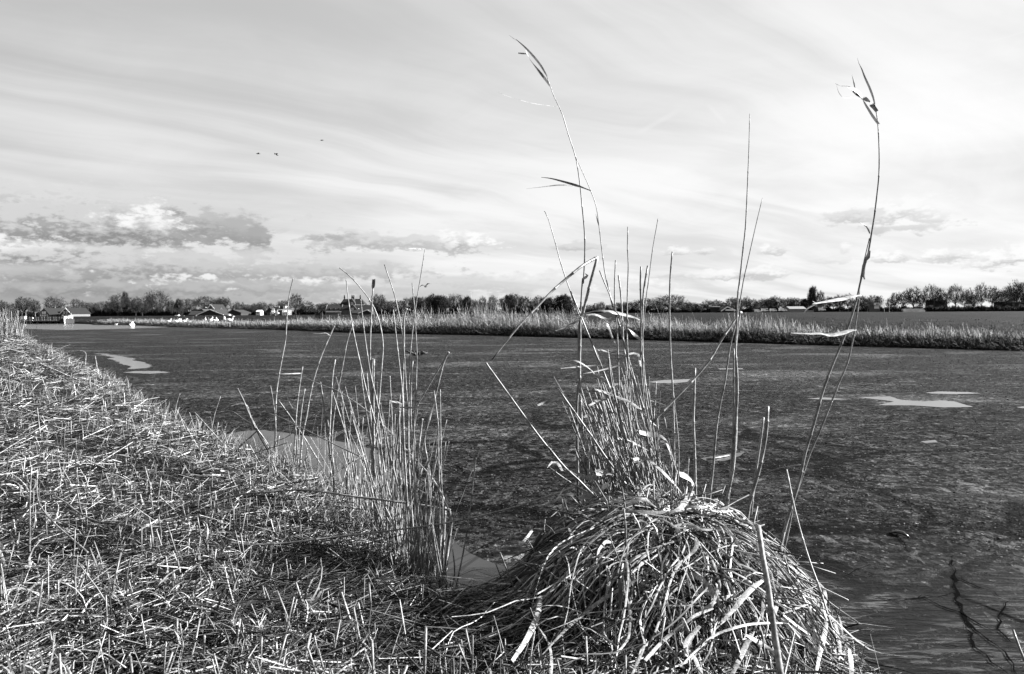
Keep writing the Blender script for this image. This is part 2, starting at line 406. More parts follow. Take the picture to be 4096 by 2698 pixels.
pool(KB([(1100, 1310), (1180, 1296), (1280, 1282), (1380, 1270), (1350, 1295), (1250, 1327), (1150, 1331)]), mwd)
pool([(80, 1296), (560, 1299), (675, 1303), (690, 1309), (600, 1313), (420, 1318), (250, 1321), (90, 1316)], mwd, .3)
pool([(860, 1748), (960, 1728), (1060, 1722), (1220, 1745), (1400, 1775), (1500, 1800), (1560, 1880), (1600, 1970), (1560, 2060), (1500, 2130), (1400, 2050), (1300, 2000), (1180, 1930), (1060, 1875), (930, 1840), (870, 1790)], mwd, .4)
pool([(1775, 2120), (1840, 2190), (1930, 2240), (2020, 2270), (2110, 2262), (2190, 2290), (2200, 2420), (1990, 2480), (1800, 2500), (1690, 2400), (1740, 2250)], mwd, .4)

mc, t, b = mat('crack_water'); b.inputs['Base Color'].default_value = (.003, .003, .003, 1); b.inputs['Roughness'].default_value = .8; b.inputs['Specular IOR Level'].default_value = .0
def crack(px, w_):
    """a jagged hairline of dark water between two plates of ice"""
    P_ = []; V_ = [at_z(x, y, 0) for x, y in px]
    for a_, b_ in zip(V_, V_[1:]):
        n_ = max(2, int((b_-a_).length/.055)); s_ = Vector((-(b_-a_).y, (b_-a_).x, 0)).normalized()
        P_ += [a_.lerp(b_, k_/n_)+s_*(random.gauss(0, .007) if k_ else random.gauss(0, .015)) for k_ in range(n_)]
    P_.append(V_[-1]); cm = MB(); n_ = len(P_)
    for i_, p_ in enumerate(P_):
        t_ = (P_[min(i_+1, n_-1)]-P_[max(i_-1, 0)]).normalized(); s_ = Vector((-t_.y, t_.x, 0)); ww = w_*random.choice([.08, .14, .2, .3])*min(1, .2+3*min(i_, n_-1-i_)/n_)
        cm.v += [tuple(p_-s_*ww/2+Vector((0, 0, .005))), tuple(p_+s_*ww/2+Vector((0, 0, .005)))]
    cm.f = [(2*i_, 2*i_+2, 2*i_+3, 2*i_+1) for i_ in range(n_-1)]
    tag(cm.build('water', mc), kind='structure')
for px_, w_ in ((E8([(1130, 1030), (1142, 1080), (1135, 1135), (1160, 1240), (1205, 1350), (1300, 1420), (1390, 1500), (1425, 1580)]), .075), (E8([(570, 1165), (700, 1205), (850, 1238), (1000, 1228), (1080, 1265), (1150, 1290), (1250, 1345), (1400, 1420)]), .06), (E8([(905, 1242), (1000, 1218), (1060, 1222), (1135, 1205)]), .045), (E8([(1375, 1235), (1350, 1300), (1338, 1370), (1395, 1430), (1454, 1450)]), .05),
               (E8([(1150, 1135), (1250, 1180), (1310, 1195), (1380, 1240)]), .045), (E8([(480, 1090), (560, 1120), (640, 1135), (760, 1080), (870, 1105)]), .04), (E8([(880, 920), (900, 970), (945, 1025)]), .035), (E8([(1180, 1330), (1230, 1450), (1330, 1520), (1400, 1600)]), .05),
               (L3([(1450, 310), (1600, 313), (1720, 320), (1882, 300), (2010, 310)]), .06), (L3([(1690, 318), (1740, 350), (1800, 400), (1920, 430)]), .05), (L3([(1660, 610), (1760, 640), (1882, 700), (2000, 715)]), .05), (L3([(1670, 700), (1780, 760), (1882, 850), (1960, 870)]), .045), (L3([(1480, 480), (1600, 490), (1750, 470), (1900, 500)]), .05), (M5([(0, 330), (130, 345), (260, 320), (420, 330)]), .05), (M5([(0, 470), (150, 500), (300, 560), (420, 600)]), .04), (M5([(20, 610), (150, 640), (280, 690)]), .035)):
    crack(px_, w_)

# ------------------------------------------------------------------ sky and sun
SUN_AZ, SUN_EL = 81.0, 23.0
w = bpy.data.worlds.new('World'); SC.world = w; w.use_nodes = True; t = NT(w.node_tree); t.n.clear()
out = t.n.new('ShaderNodeOutputWorld'); bg = t.n.new('ShaderNodeBackground'); t.l.new(bg.outputs[0], out.inputs[0])
sky = t.n.new('ShaderNodeTexSky'); sky.sky_type = 'NISHITA'; sky.sun_disc = False
sky.sun_elevation = R(SUN_EL); sky.sun_rotation = R(SUN_AZ); sky.air_density = 1.0; sky.dust_density = 2.0
blue = t.new('ShaderNodeRGBToBW', {0: sky.outputs[0]}).outputs[0]
tc = t.n.new('ShaderNodeTexCoord'); gen = tc.outputs['Generated']
s3 = t.new('ShaderNodeSeparateXYZ', {0: gen}); dx, dy, dz = s3.outputs
az = t.m('MULTIPLY', t.m('ARCTAN2', dx, dy), 57.2958); el = t.m('MULTIPLY', t.m('ARCSINE', dz), 57.2958)
zc = t.m('ADD', t.m('MAXIMUM', dz, 0.0), .10)
plan = t.new('ShaderNodeCombineXYZ', {0: t.m('DIVIDE', dx, zc), 1: t.m('DIVIDE', dy, zc), 2: 0.0}).outputs[0]
rotp = t.mapping(plan, rot=(0, 0, R(52)))
rotp = t.new('ShaderNodeVectorMath', {0: rotp, 1: t.new('ShaderNodeVectorMath', {0: t.new('ShaderNodeTexNoise', {'Vector': plan, 'Scale': .55, 'Detail': 3}).outputs[1], 1: (.9, .9, 0)}, operation='MULTIPLY').outputs[0]}).outputs[0]
# high veil: fibres lying along one heading of the cirrus deck
c1 = t.noise(t.mapping(rotp, (.95, .16, 1)), 1.0, 6, .55, 1.6)
c2 = t.noise(t.mapping(rotp, (2.6, .35, 1)), 1.3, 5, .55, 1.4)
c3 = t.noise(plan, .38, 3, .5)
c4 = t.noise(plan, 1.1, 6, .6, .6)
veil = t.m('ADD', t.m('ADD', t.m('MULTIPLY', t.m('SUBTRACT', c4, .5), .16), t.m('MULTIPLY', c3, .45)), t.m('ADD', t.m('MULTIPLY', c1, .48), t.m('MULTIPLY', c2, .06)))
SKY_LO, SKY_HI = 2.25, 3.12
val = t.mr(veil, .38, .60, SKY_LO, SKY_HI)
val = t.m('ADD', t.m('MULTIPLY', val, .86), t.m('MULTIPLY', blue, .10))
val = t.m('MULTIPLY', val, t.mr(t.m('SUBTRACT', t.m('MULTIPLY', az, .55), el), -50, 2, .76, 1.06))
def lin(d): return ((d+.055)/1.055)**2.4
SK = 3.33   # world strength .1 and the exposure bring this to display white
nz = t.new('ShaderNodeCombineXYZ', {0: t.m('MULTIPLY', az, .16), 1: t.m('MULTIPLY', el, .34), 2: 0.0}).outputs[0]
puff = t.m('SUBTRACT', t.noise(nz, 3.0, 7, .58), .5); puff2 = t.m('SUBTRACT', t.noise(nz, 8.0, 5, .6), .5)
CL = [  # x, y, rx, up, down (photo pixels / 1.721), base tone, top tone, cover
 (60, 610, 520, 130, 120, .64, .74, .6), (120, 690, 460, 70, 40, .60, .68, .85), (520, 690, 460, 56, 40, .64, .72, .8), (900, 670, 420, 36, 40, .74, .80, .6), (1250, 660, 380, 30, 30, .78, .86, .5),
 (40, 500, 260, 76, 80, .60, .84, .9), (200, 500, 180, 60, 40, .62, .86, .85), (270, 540, 360, 70, 40, .50, .82, .95), (470, 525, 120, 40, 34, .58, .74, .9), (400, 496, 58, 15, 14, .60, .66, .9), (350, 522, 84, 42, 30, .74, .99, .9),
 (540, 545, 56, 38, 26, .58, .70, .9), (607, 552, 38, 22, 20, .58, .66, .9), (90, 596, 150, 38, 26, .50, .96, .95), (180, 590, 140, 22, 30, .56, .86, .8),
 (150, 640, 210, 24, 26, .56, .80, .85), (360, 622, 330, 44, 36, .56, .82, .85), (700, 632, 330, 26, 24, .64, .78, .8), (180, 672, 330, 18, 24, .56, .70, .8), (520, 668, 330, 20, 20, .60, .74, .7),
 (850, 562, 150, 26, 22, .68, .84, .92), (770, 552, 70, 12, 12, .66, .72, .85), (1060, 570, 110, 34, 26, .68, .98, .92), (960, 565, 90, 26, 26, .70, .84, .85),
 (1335, 575, 62, 13, 11, .72, .84, .8), (1570, 588, 36, 13, 10, .74, .98, .8), (1636, 588, 28, 11, 9, .76, .95, .75), (1798, 583, 42, 15, 11, .74, .99, .85),
 (1740, 640, 150, 16, 13, .74, .97, .85), (1560, 640, 90, 11, 10, .80, .93, .6), (2060, 500, 130, 42, 34, .74, .97, .75), (1975, 505, 60, 18, 20, .72, .82, .6), (2110, 530, 110, 12, 14, .74, .82, .6),
 (1960, 580, 16, 18, 12, .86, .99, .7), (2070, 600, 64, 18, 13, .76, .99, .85), (2205, 598, 72, 18, 14, .76, .99, .85), (2350, 604, 90, 26, 20, .74, .99, .85), (1930, 605, 60, 10, 10, .82, .9, .5)]
for cx_, cy_, rx, up, dn, tb_, tt, cov in CL:
    a0 = math.degrees(math.atan((cx_-1190)/1868)); yh = 733-13*cx_/2380; e0 = math.degrees(math.atan((yh-cy_)/1868*math.cos(R(a0))))
    sc_ = math.degrees(1/1868)
    u = t.m('DIVIDE', t.m('SUBTRACT', az, a0), rx*sc_)
    v = t.m('SUBTRACT', el, e0)
    v = t.m('ADD', t.m('DIVIDE', t.m('MAXIMUM', v, 0.0), up*sc_), t.m('DIVIDE', t.m('MINIMUM', v, 0.0), dn*sc_))
    q = t.m('SQRT', t.m('ADD', t.m('MULTIPLY', u, u), t.m('MULTIPLY', v, v)))
    q = t.m('SUBTRACT', t.m('SUBTRACT', q, t.m('MULTIPLY', puff, 2.8)), t.m('MULTIPLY', puff2, 1.7))
    cover = t.mr(q, 1.05, .45, 0, cov)
    vv = t.m('ADD', v, t.m('ADD', t.m('MULTIPLY', puff, 3.2), t.m('MULTIPLY', puff2, 2.4)))
    tone = t.mr(vv, -.8, .55, lin(tb_+.01)*SK, lin(min(1.0, tt+.02))*SK)
    val = t.mixf(cover, val, tone)
# two faint contrails
for (x0, y0, x1, y1, wd) in ((1470, 320, 1590, 255, 9), (1640, 245, 1690, 295, 8), (2270, 112, 2420, 68, 2.2)):
    f = lambda x, y: (math.degrees(math.atan((x-1190)/1868)), math.degrees(math.atan((733-13*x/2380-y)/math.hypot(1868, x-1190))))
    (a0, e0), (a1, e1) = f(x0, y0), f(x1, y1); L = math.hypot(a1-a0, e1-e0); ux, uy = (a1-a0)/L, (e1-e0)/L
    pa = t.m('SUBTRACT', az, a0); pe = t.m('SUBTRACT', el, e0)
    al = t.m('ADD', t.m('MULTIPLY', pa, ux), t.m('MULTIPLY', pe, uy)); ac = t.m('ABSOLUTE', t.m('SUBTRACT', t.m('MULTIPLY', pa, uy), t.m('MULTIPLY', pe, ux)))
    k_ = t.m('MULTIPLY', t.mr(ac, 0, wd*.0307, .22, 0), t.m('MULTIPLY', t.mr(al, 0, L*.3), t.mr(al, L*.7, L, 1, 0)))
    val = t.mixf(k_, val, .96*SK)
t.l.new(val, bg.inputs[0]); bg.inputs[1].default_value = .05
sd = bpy.data.lights.new('sun', 'SUN'); so = bpy.data.objects.new('sun', sd); COL.objects.link(so)
sd.energy = 5.0; sd.angle = R(.5); sd.color = (1, 1, 1)
tosun = Vector((math.sin(R(SUN_AZ))*math.cos(R(SUN_EL)), math.cos(R(SUN_AZ))*math.cos(R(SUN_EL)), math.sin(R(SUN_EL))))
so.rotation_euler = tosun.to_track_quat('Z', 'Y').to_euler(); so.location = tosun*50
vs = SC.view_settings; vs.view_transform = 'Standard'; vs.look = 'None'; vs.exposure = 2.6; vs.gamma = 1; vs.use_curve_mapping = False
# ------------------------------------------------------------------ ground cover on the near bank
def land_points(n, rmin, rmax, a0=-62, a1=42):
    r = np.exp(RNG.uniform(math.log(rmin), math.log(rmax), n)); a = np.radians(RNG.uniform(a0, a1, n))
    P = np.column_stack([r*np.sin(a), r*np.cos(a)]); h, d = ground(P); k = d > .02
    return P[k], h[k], d[k], r[k]
def on_stool(P): q = (P-MC)/MR; return np.hypot(q[:, 0], q[:, 1]) < .95
def far_scale(r): return np.maximum(1, (r/4.5)**.55)

def bare(P):  # thin-cover zones left of the tussock, also where its shade is painted
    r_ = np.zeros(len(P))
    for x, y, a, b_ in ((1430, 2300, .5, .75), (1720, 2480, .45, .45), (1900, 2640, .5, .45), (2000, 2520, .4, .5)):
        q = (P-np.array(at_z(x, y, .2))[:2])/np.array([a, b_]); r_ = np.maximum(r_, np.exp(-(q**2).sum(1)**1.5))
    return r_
parts = []
P, h, d, r = land_points(185000, 1.7, 95)
k = ~on_stool(P); wet = (RNG.uniform(0, 1, len(P)) < np.minimum(.9, 1.25*bare(P)))[k]; P, h, d, r = P[k], h[k], d[k], r[k]; n = len(P); fsz = far_scale(r)  # wet: pieces given the dark tone that stands for shade
ang = RNG.normal(.4, 1.0, n)+1.5*np.array([wob(x, y, 1.1) for x, y in P]); tilt = np.abs(RNG.normal(0, .20, n))
ang = np.where(RNG.uniform(0, 1, n) < .3, RNG.uniform(0, 6.3, n), ang)
L = np.clip(RNG.lognormal(-2.5, .62, n), .015, .6)*fsz
D = np.column_stack([np.cos(ang)*np.cos(tilt), np.sin(ang)*np.cos(tilt), np.sin(tilt)*RNG.choice([1, -1], n)])
mid = np.column_stack([P, h+.012+np.abs(RNG.normal(0, .022, n))*np.minimum(fsz, 3)+np.abs(D[:, 2])*L*.4])
rad = np.clip(RNG.lognormal(-6.25, .45, n), .0008, .006)*fsz
dry = ~wet; A, B = mid-D*L[:, None]/2, mid+D*L[:, None]/2
parts.append(rods(A[dry], B[dry], rad[dry], rad[dry]*.8))
tag(np_mesh('shade_dark_straw', *rods(A[wet], B[wet], rad[wet], rad[wet]*.8), M['shadowed']), 'straw toned dark as painted shade on the bank between clump and tussock', 'sodden straw', kind='stuff')
tag(np_mesh('straw_litter', *cat_mesh(parts), M['litter']), 'cut straw lying flat all over the near bank', 'straw litter', kind='stuff')

# short upright stubble
parts = []
P, h, d, r = land_points(26000, 1.8, 90); k = (~on_stool(P)) & (RNG.uniform(0, 1, len(P)) > .8*bare(P)) & ((np.array([wob(x, y, 1.7, 3.0) for x, y in P])+RNG.normal(0, .45, len(P))) > -.15)
P, h, r = P[k], h[k], r[k]; n = len(P); fsz = far_scale(r)
L = np.clip(RNG.lognormal(-2.55, .42, n), .02, .24)*np.minimum(fsz, 1.7); lean = RNG.normal(0, .22, (n, 2))
A = np.column_stack([P, h-.01]); B = A+np.column_stack([lean*L[:, None], L])
rad = np.clip(RNG.lognormal(-6.05, .35, n), .0012, .005)*fsz
parts.append(rods(A, B, rad, rad*.9, 4))
tag(np_mesh('reed_stubble', *cat_mesh(parts), M['stub']), 'short upright stubble of mown reed on the near bank', 'reed stubble', kind='stuff')

# withered grass blades in tufts
parts = []
P, h, d, r = land_points(1500, 1.9, 60); k = (~on_stool(P)) & (RNG.uniform(0, 1, len(P)) > bare(P)); P, h, r = P[k], h[k], r[k]
reps = 13; P = np.repeat(P, reps, 0); h = np.repeat(h, reps); r = np.repeat(r, reps); n = len(P); fsz = far_scale(r)
P = P+RNG.normal(0, .035, (n, 2))*fsz[:, None]
D = np.column_stack([RNG.normal(0, .5, (n, 2)), np.ones(n)])
L = RNG.uniform(.05, .24, n)*np.minimum(fsz, 1.5); W = RNG.uniform(.002, .009, n)*fsz
bend = np.column_stack([RNG.normal(0, .28, (n, 2)), RNG.uniform(-.62, .0, n)])
parts.append(blades(np.column_stack([P, h]), D, L, W, bend))
P, h, d, r = land_points(430, 1.9, 5.2, -62, 8); k = (~on_stool(P)) & (d > .3) & (RNG.uniform(0, 1, len(P)) > 1.6*bare(P)); P, h = P[k], h[k]; P = np.repeat(P, 9, 0); h = np.repeat(h, 9); n = len(P); P = P+RNG.normal(0, .03, (n, 2))
parts.append(blades(np.column_stack([P, h]), np.column_stack([RNG.normal(0, .55, (n, 2)), np.ones(n)]), RNG.uniform(.10, .30, n), RNG.uniform(.004, .012, n), np.column_stack([RNG.normal(0, .3, (n, 2)), RNG.uniform(-.75, -.1, n)]), 6))
# fringe along the waterline further off
pp = resample(NP_[4:], .12, .012); pp = np.repeat(pp, 26, 0); n = len(pp); rr = np.hypot(*pp.T); fsz = far_scale(rr)
pp = pp+RNG.normal(0, .22, (n, 2))*np.minimum(fsz, 2.5)[:, None]; h, d = ground(pp); k = (d > -.12) & (rr > 6) & (rr < 110); pp, h, fz = pp[k], np.maximum(h[k], 0), fsz[k]; n = len(pp)
D = np.column_stack([RNG.normal(.1, .35, (n, 2)), np.ones(n)]); L = RNG.uniform(.06, .28, n)*np.minimum(fz, 1.15); W = RNG.uniform(.002, .006, n)*fz
parts.append(blades(np.column_stack([pp, h-.02]), D, L, W, np.column_stack([RNG.normal(.04, .15, (n, 2)), RNG.uniform(-.3, .0, n)])))
# green-grey hummocky grass along the left clump
sel = [p for p in NEAR if 3.9 < p[1] < 9 and p[0] < 0]; sel = resample(np.array(sel), .05, 0); sel = np.repeat(sel, 34, 0)
sel = sel+RNG.normal(0, .16, sel.shape)+np.array([-.14, -.08]); h, d = ground(sel); k = d > -.05; sel, h = sel[k], np.maximum(h[k], 0); n = len(sel)
parts.append(blades(np.column_stack([sel, h-.02]), np.column_stack([RNG.normal(0, .4, (n, 2)), np.ones(n)]), RNG.uniform(.05, .22, n), RNG.uniform(.003, .008, n), np.column_stack([RNG.normal(0, .25, (n, 2)), RNG.uniform(-.4, .0, n)])))
# rank grass at the left edge, by the bridge end
q = RNG.normal(0, 1, (900, 2))*np.array([.22, .8])+np.array(at_z(16, 1342, .3))[:2]; h, d = ground(q)
parts.append(blades(np.column_stack([q, np.maximum(h, 0)]), np.column_stack([RNG.normal(0, .12, (900, 2)), np.ones(900)]), RNG.uniform(.15, 1.5, 900)**1.5, RNG.uniform(.012, .03, 900), np.column_stack([RNG.normal(0, .05, (900, 2)), RNG.uniform(-.1, 0, 900)])))
tag(np_mesh('withered_grass', *cat_mesh(parts), M['blade']), 'tufts of pale withered grass on the near bank', 'grass', kind='stuff')

# crumbled crust of small tilted chips frozen onto the old ice
r = np.exp(RNG.uniform(math.log(4.6), math.log(48), 150000)); a = np.radians(RNG.uniform(-50, 40, len(r))); P = np.column_stack([r*np.sin(a), r*np.cos(a)])
thin = np.array([wob(x, y, .9, 5.0)+.6*wob(x, y, .35, 8.0) for x, y in P]); k = (seg_dist(P, NP_) > .15) & ~inside(P, _land) & (P[:, 1] > 5.2+.7*np.sin(P[:, 0]*1.3)+.5*np.sin(P[:, 0]*3.1)) & (thin+RNG.normal(0, .35, len(P)) > -.35)
fa = np.array([(x, y) for x, y in FP_]); k &= seg_dist(P, FP_) > .6
far_poly = np.vstack([FP_, [(60, 400), (-420, 400)]]); k &= ~inside(P, far_poly)
for pl in POOLS: k &= ~inside(P, pl)
P = P[k]; r = r[k]; n = len(P); sc_ = np.maximum(1, (r/6)**.4); th = RNG.uniform(0, 6.28, n); ti = np.abs(RNG.normal(0, .45, n))
u = np.column_stack([np.cos(th), np.sin(th), np.zeros(n)]); v = np.column_stack([-np.sin(th)*np.cos(ti), np.cos(th)*np.cos(ti), np.sin(ti)])
wu = (RNG.uniform(.004, .014, n)*sc_)[:, None]; wv = (RNG.uniform(.002, .006, n)*sc_)[:, None]; c_ = np.column_stack([P, np.full(n, .002)])
V = np.stack([c_-u*wu*RNG.uniform(.4, 1, (n, 1)), c_+u*wu*RNG.uniform(.4, 1, (n, 1)), c_+u*wu*RNG.uniform(.1, .9, (n, 1))+v*wv*2, c_-u*wu*RNG.uniform(.1, .9, (n, 1))+v*wv*1.6], 1).reshape(-1, 3); V[:, 2] += .0015
tag(np_mesh('ice_crust', V, (np.arange(n)*4)[:, None]+np.arange(4)[None], straw('ice_chips', .003, .05, .65, spec=.06, skew=2.0)), 'crumbled crust of tiny ice chips frozen on the old ice', 'ice crust', kind='stuff')

# ------------------------------------------------------------------ reeds along the far shore
def px_of(P):
    v = np.column_stack([P, np.zeros(len(P))])-np.array(CAM); return CX+F_PX*(v@np.array(RT))/np.maximum(v@np.array(FW), .1)
cand = resample(FP_[5:15], .05, .0012); cand = cand[(np.hypot(*cand.T) < 150)]
cand = np.repeat(cand, 24, 0); n = len(cand); X = px_of(cand); inl = RNG.uniform(0, 1, n)**1.5*3.4+.15
P = cand+NF*inl[:, None]+RNG.normal(0, .12, (n, 2))
prof = np.interp(X, [0, 300, 620, 900, 1150, 1420, 1520, 1620, 1800, 2150, 2280, 2500, 2700, 2850, 3050, 3250, 3500, 4096], [.75, .7, .62, .7, .9, .95, 1.55, 1.5, 1.75, 1.6, 1.2, 1.15, 1.25, 1.3, 1.15, .75, .62, .55])
clump = .66+.55*np.array([wob(x, y, .55, 4.0) for x, y in P])+.2*np.array([wob(x, y, 1.7, 1.0) for x, y in P])
L = prof*np.clip(clump, .25, 1.5)*np.clip(RNG.normal(.72, .2, n), .2, 1.25)
L *= np.where(np.array([wob(x, y, 1.25, 7.0) for x, y in P]) < -.45, .45, 1)
tall = RNG.uniform(0, 1, n) < .035; L = np.where(tall, L*1.45, L)
base = np.column_stack([P, .40*(1-np.exp(-np.maximum(inl, 0)/.5))-.03])
D = np.column_stack([RNG.normal(-.20, .28, n), RNG.normal(-.05, .25, n), np.ones(n)]); dd = np.hypot(*P.T)
W = RNG.uniform(.008, .022, n)*np.clip(dd/45, .8, 2.2)
k = RNG.uniform(0, 1, n) < .62
D[k, :2] *= .7; D /= np.linalg.norm(D, axis=1, keepdims=True)
v1 = rods(base[k], base[k]+D[k]*L[k, None], W[k]*.5, W[k]*.25)
v2 = blades(base[~k], D[~k], L[~k]*.95, W[~k]*1.6, np.column_stack([RNG.normal(-.08, .2, (~k).sum()), RNG.normal(0, .2, (~k).sum()), RNG.uniform(-.55, 0, (~k).sum())]))
tag(np_mesh('far_reeds', *cat_mesh([v1, v2]), M['farreed']), 'pale reed bed lining the far shore of the canal', 'reeds', kind='stuff')
# added sedge fringe over the water, dark with rot and painted shade
n = 42000; s_ = cand[RNG.integers(0, len(cand), n)]; inl = RNG.uniform(-.55, .7, n); P = s_+NF*inl[:, None]; dd = np.hypot(*P.T); X = px_of(P)
D = np.column_stack([RNG.normal(-.3, .45, n), RNG.normal(-.35, .3, n), np.ones(n)]); L = np.interp(X, [0, 1000, 1500, 2500, 3300, 4096], [.38, .45, .72, .70, .62, .66])*RNG.uniform(.4, 1.15, n)
tag(np_mesh('sedge', *blades(np.column_stack([P, .40*(1-np.exp(-np.maximum(inl, 0)/.5))-.04]), D, L, .022*np.clip(dd/45, .8, 2.4), np.column_stack([RNG.normal(-.1, .2, n), RNG.normal(-.1, .2, n), RNG.uniform(-.55, -.05, n)])), straw('shade_dark_sedge', 0.00468, 0.0273, .8, skew=1.5)), 'rotted sedge toned dark as shade, hanging over the far waterline', 'sedge', kind='stuff')
n = 16000; s_ = fs[RNG.integers(14, len(fs)-4, n)]; inl = 1+RNG.gamma(1.4, 4, n); P = s_+NF*inl[:, None]+RNG.normal(0, 1, (n, 2)); lum = np.array([wob(x, y, .8, 2.0) for x, y in P]); k = lum > .1; P = P[k]; n = len(P); dd = np.hypot(*P.T)
D = np.column_stack([RNG.normal(-.2, .5, n), RNG.normal(0, .4, n), np.ones(n)])
tag(np_mesh('scrub', *blades(np.column_stack([P, np.full(n, .36)]), D, RNG.uniform(.12, .42, n), .03*np.clip(dd/45, .8, 2.4), np.column_stack([RNG.normal(-.1, .2, n), RNG.normal(0, .2, n), RNG.uniform(-.5, 0, n)])), straw('dark_scrub', 0.00312, 0.0468, .8, skew=2.5)), 'dark low scrub between the far reeds and the field', 'scrub', kind='stuff')
# rough tufts on the field behind
n = 9000; s = fs[RNG.integers(8, len(fs)-4, n)]; inl = 3+RNG.gamma(1.3, 11, n); P = s+NF*inl[:, None]+RNG.normal(0, .8, (n, 2))
reps = 7; P = np.repeat(P, reps, 0)+RNG.normal(0, .12, (n*reps, 2)); nn = len(P); dd = np.hypot(*P.T)
sel = RNG.uniform(0, 1, nn) < .8; P = P[sel]; dd = dd[sel]; nn = len(P)
D = np.column_stack([RNG.normal(-.1, .5, (nn, 2)), np.ones(nn)])
tag(np_mesh('field_grass', *blades(np.column_stack([P, np.full(nn, .36)]), D, RNG.uniform(.08, .34, nn), .02*np.clip(dd/45, .8, 3), np.column_stack([RNG.normal(0, .2, (nn, 2)), RNG.uniform(-.4, 0, nn)]), 3), straw('field_grass', 0.00234, 0.09, .8, skew=4)), 'dark rough grass on the field behind the far reeds', 'grass', kind='stuff')

# ------------------------------------------------------------------ individual reeds
def path3(px, Y0, Y1, zfix=None):
    """photo outline of a stem, base first, laid in its own upright plane from depth Y0 at the base to Y1 at the tip"""
    n = len(px); return [at(x, y, Y0+(Y1-Y0)*i/max(1, n-1)) for i, (x, y) in enumerate(px)]
def stem_mesh(mb, pts, r0, r1, node=.17, n=6, sm=.05):
    P = smooth_line(pts, sm); L = 0; rad = []; nxt = random.uniform(.3, 1)*node; tot = sum((b-a).length for a, b in zip(P, P[1:])); out = [P[0]]; rad = [r0]
    for a, b in zip(P, P[1:]):
        L += (b-a).length; rr = r0+(r1-r0)*(L/tot)**.9
        if L > nxt and tot > .25:
            t = (b-a).normalized(); c = b
            out += [c-t*.006, c-t*.003, c+t*.001, c+t*.005]; rad += [rr, rr*1.28, rr*1.22, rr*.97]; nxt += node*random.uniform(.8, 1.25)
        else: out.append(b); rad.append(rr)
    mb.tube(out, rad, n); return mb
def reed(label, px, Y0, Y1, w0, w1, leaves=(), group=None, cat='reed', name='reed', extra=()):
    """px base -> tip. w in photo pixels at the base depth. leaves: (px, width px, kw)"""
    pts = path3(px, Y0, Y1); o = empty(name, pts[0], label, cat, group) if (leaves or extra) else None
    org = pts[0]; q = local(pts, org); k = Y0/F_PX/2*(.78 if Y0 > 2 else .85)
    ob = stem_mesh(MB(), q, w0*k, w1*k).build('stem' if o else name, M['stem'], o, True, None if o else org)
    if not o: tag(ob, label, cat, group); o = ob
    for px2, a, b, w0_, w1_ in extra:
        stem_mesh(MB(), local(path3(px2, a, b), org), w0_*k, w1_*k).build('stem', M['stem'], o, True)
    for lp, w, kw in leaves:
        kw = dict(kw); ya = kw.pop('Y', (Y0+Y1)/2); yb = kw.pop('Y2', ya)
        P = smooth_line(local(path3(lp, ya, yb), org), .03)
        MB().ribbon(P, w*1.0*Y0/F_PX, **kw).build('leaf', M['leaf'], o, True)
    return o
rv = lambda a: list(reversed(a))
PLAN = 'tall reeds standing out of the tussock'

# the tall ones
reed('tallest reed of all, with a drooping dry leaf sheath at its tip', rv(KA([(375, 268), (393, 320), (415, 380), (440, 430), (462, 485), (485, 565), (510, 640), (530, 710), (548, 830), (560, 950), (572, 1080), (574, 1200), (566, 1350)]) + KB([(362, 180), (352, 330), (338, 520), (335, 700), (335, 850), (327, 950), (325, 1100), (330, 1350), (332, 1560)])), 4.75, 4.55, 15, 3.5,
     [(KA([(440, 430), (380, 422), (310, 412), (240, 395), (160, 370), (120, 352)]), 7, dict(hint=(0, -.6, .8), tip=.3, Y=4.6, Y2=4.3)),
      (KA([(393, 320), (360, 275), (318, 222), (290, 185), (272, 150), (266, 132)]), 15, dict(hint=(-.9, -.45, .1), Y=4.57, Y2=4.5, twist=1.2)),
      (KA([(376, 268), (345, 215), (310, 170), (272, 128), (240, 98), (213, 76)]), 11, dict(hint=(-.8, -.6, .1), Y=4.56, Y2=4.45, tip=.4)),
      (KA([(268, 152), (250, 150), (226, 148)]), 13, dict(Y=4.5, tip=.8)), (KA([(215, 82), (200, 70), (178, 54)]), 7, dict(Y=4.46))])
reed('tall thin reed with a forked leaf streaming left, its top crossing the tallest reed', rv(KA([(520, 680), (560, 765), (605, 868), (633, 948), (648, 1050), (660, 1150), (678, 1290), (700, 1390), (720, 1480)]) + KB([(520, 220), (550, 350), (590, 470), (625, 610), (655, 740), (690, 850), (720, 980), (760, 1150), (800, 1400)])), 4.7, 4.6, 11, 3,
     [(KA([(607, 868), (575, 856), (540, 843), (480, 825), (400, 804), (345, 797)]), 12, dict(Y=4.63, Y2=4.4, hint=(-.6, -.75, -.3))), (KA([(605, 868), (560, 852), (510, 842), (440, 838), (350, 848), (268, 857)]), 10, dict(Y=4.63, Y2=4.45)),
      (KA([(648, 1050), (640, 1020), (631, 990)]), 6, dict(Y=4.65))])
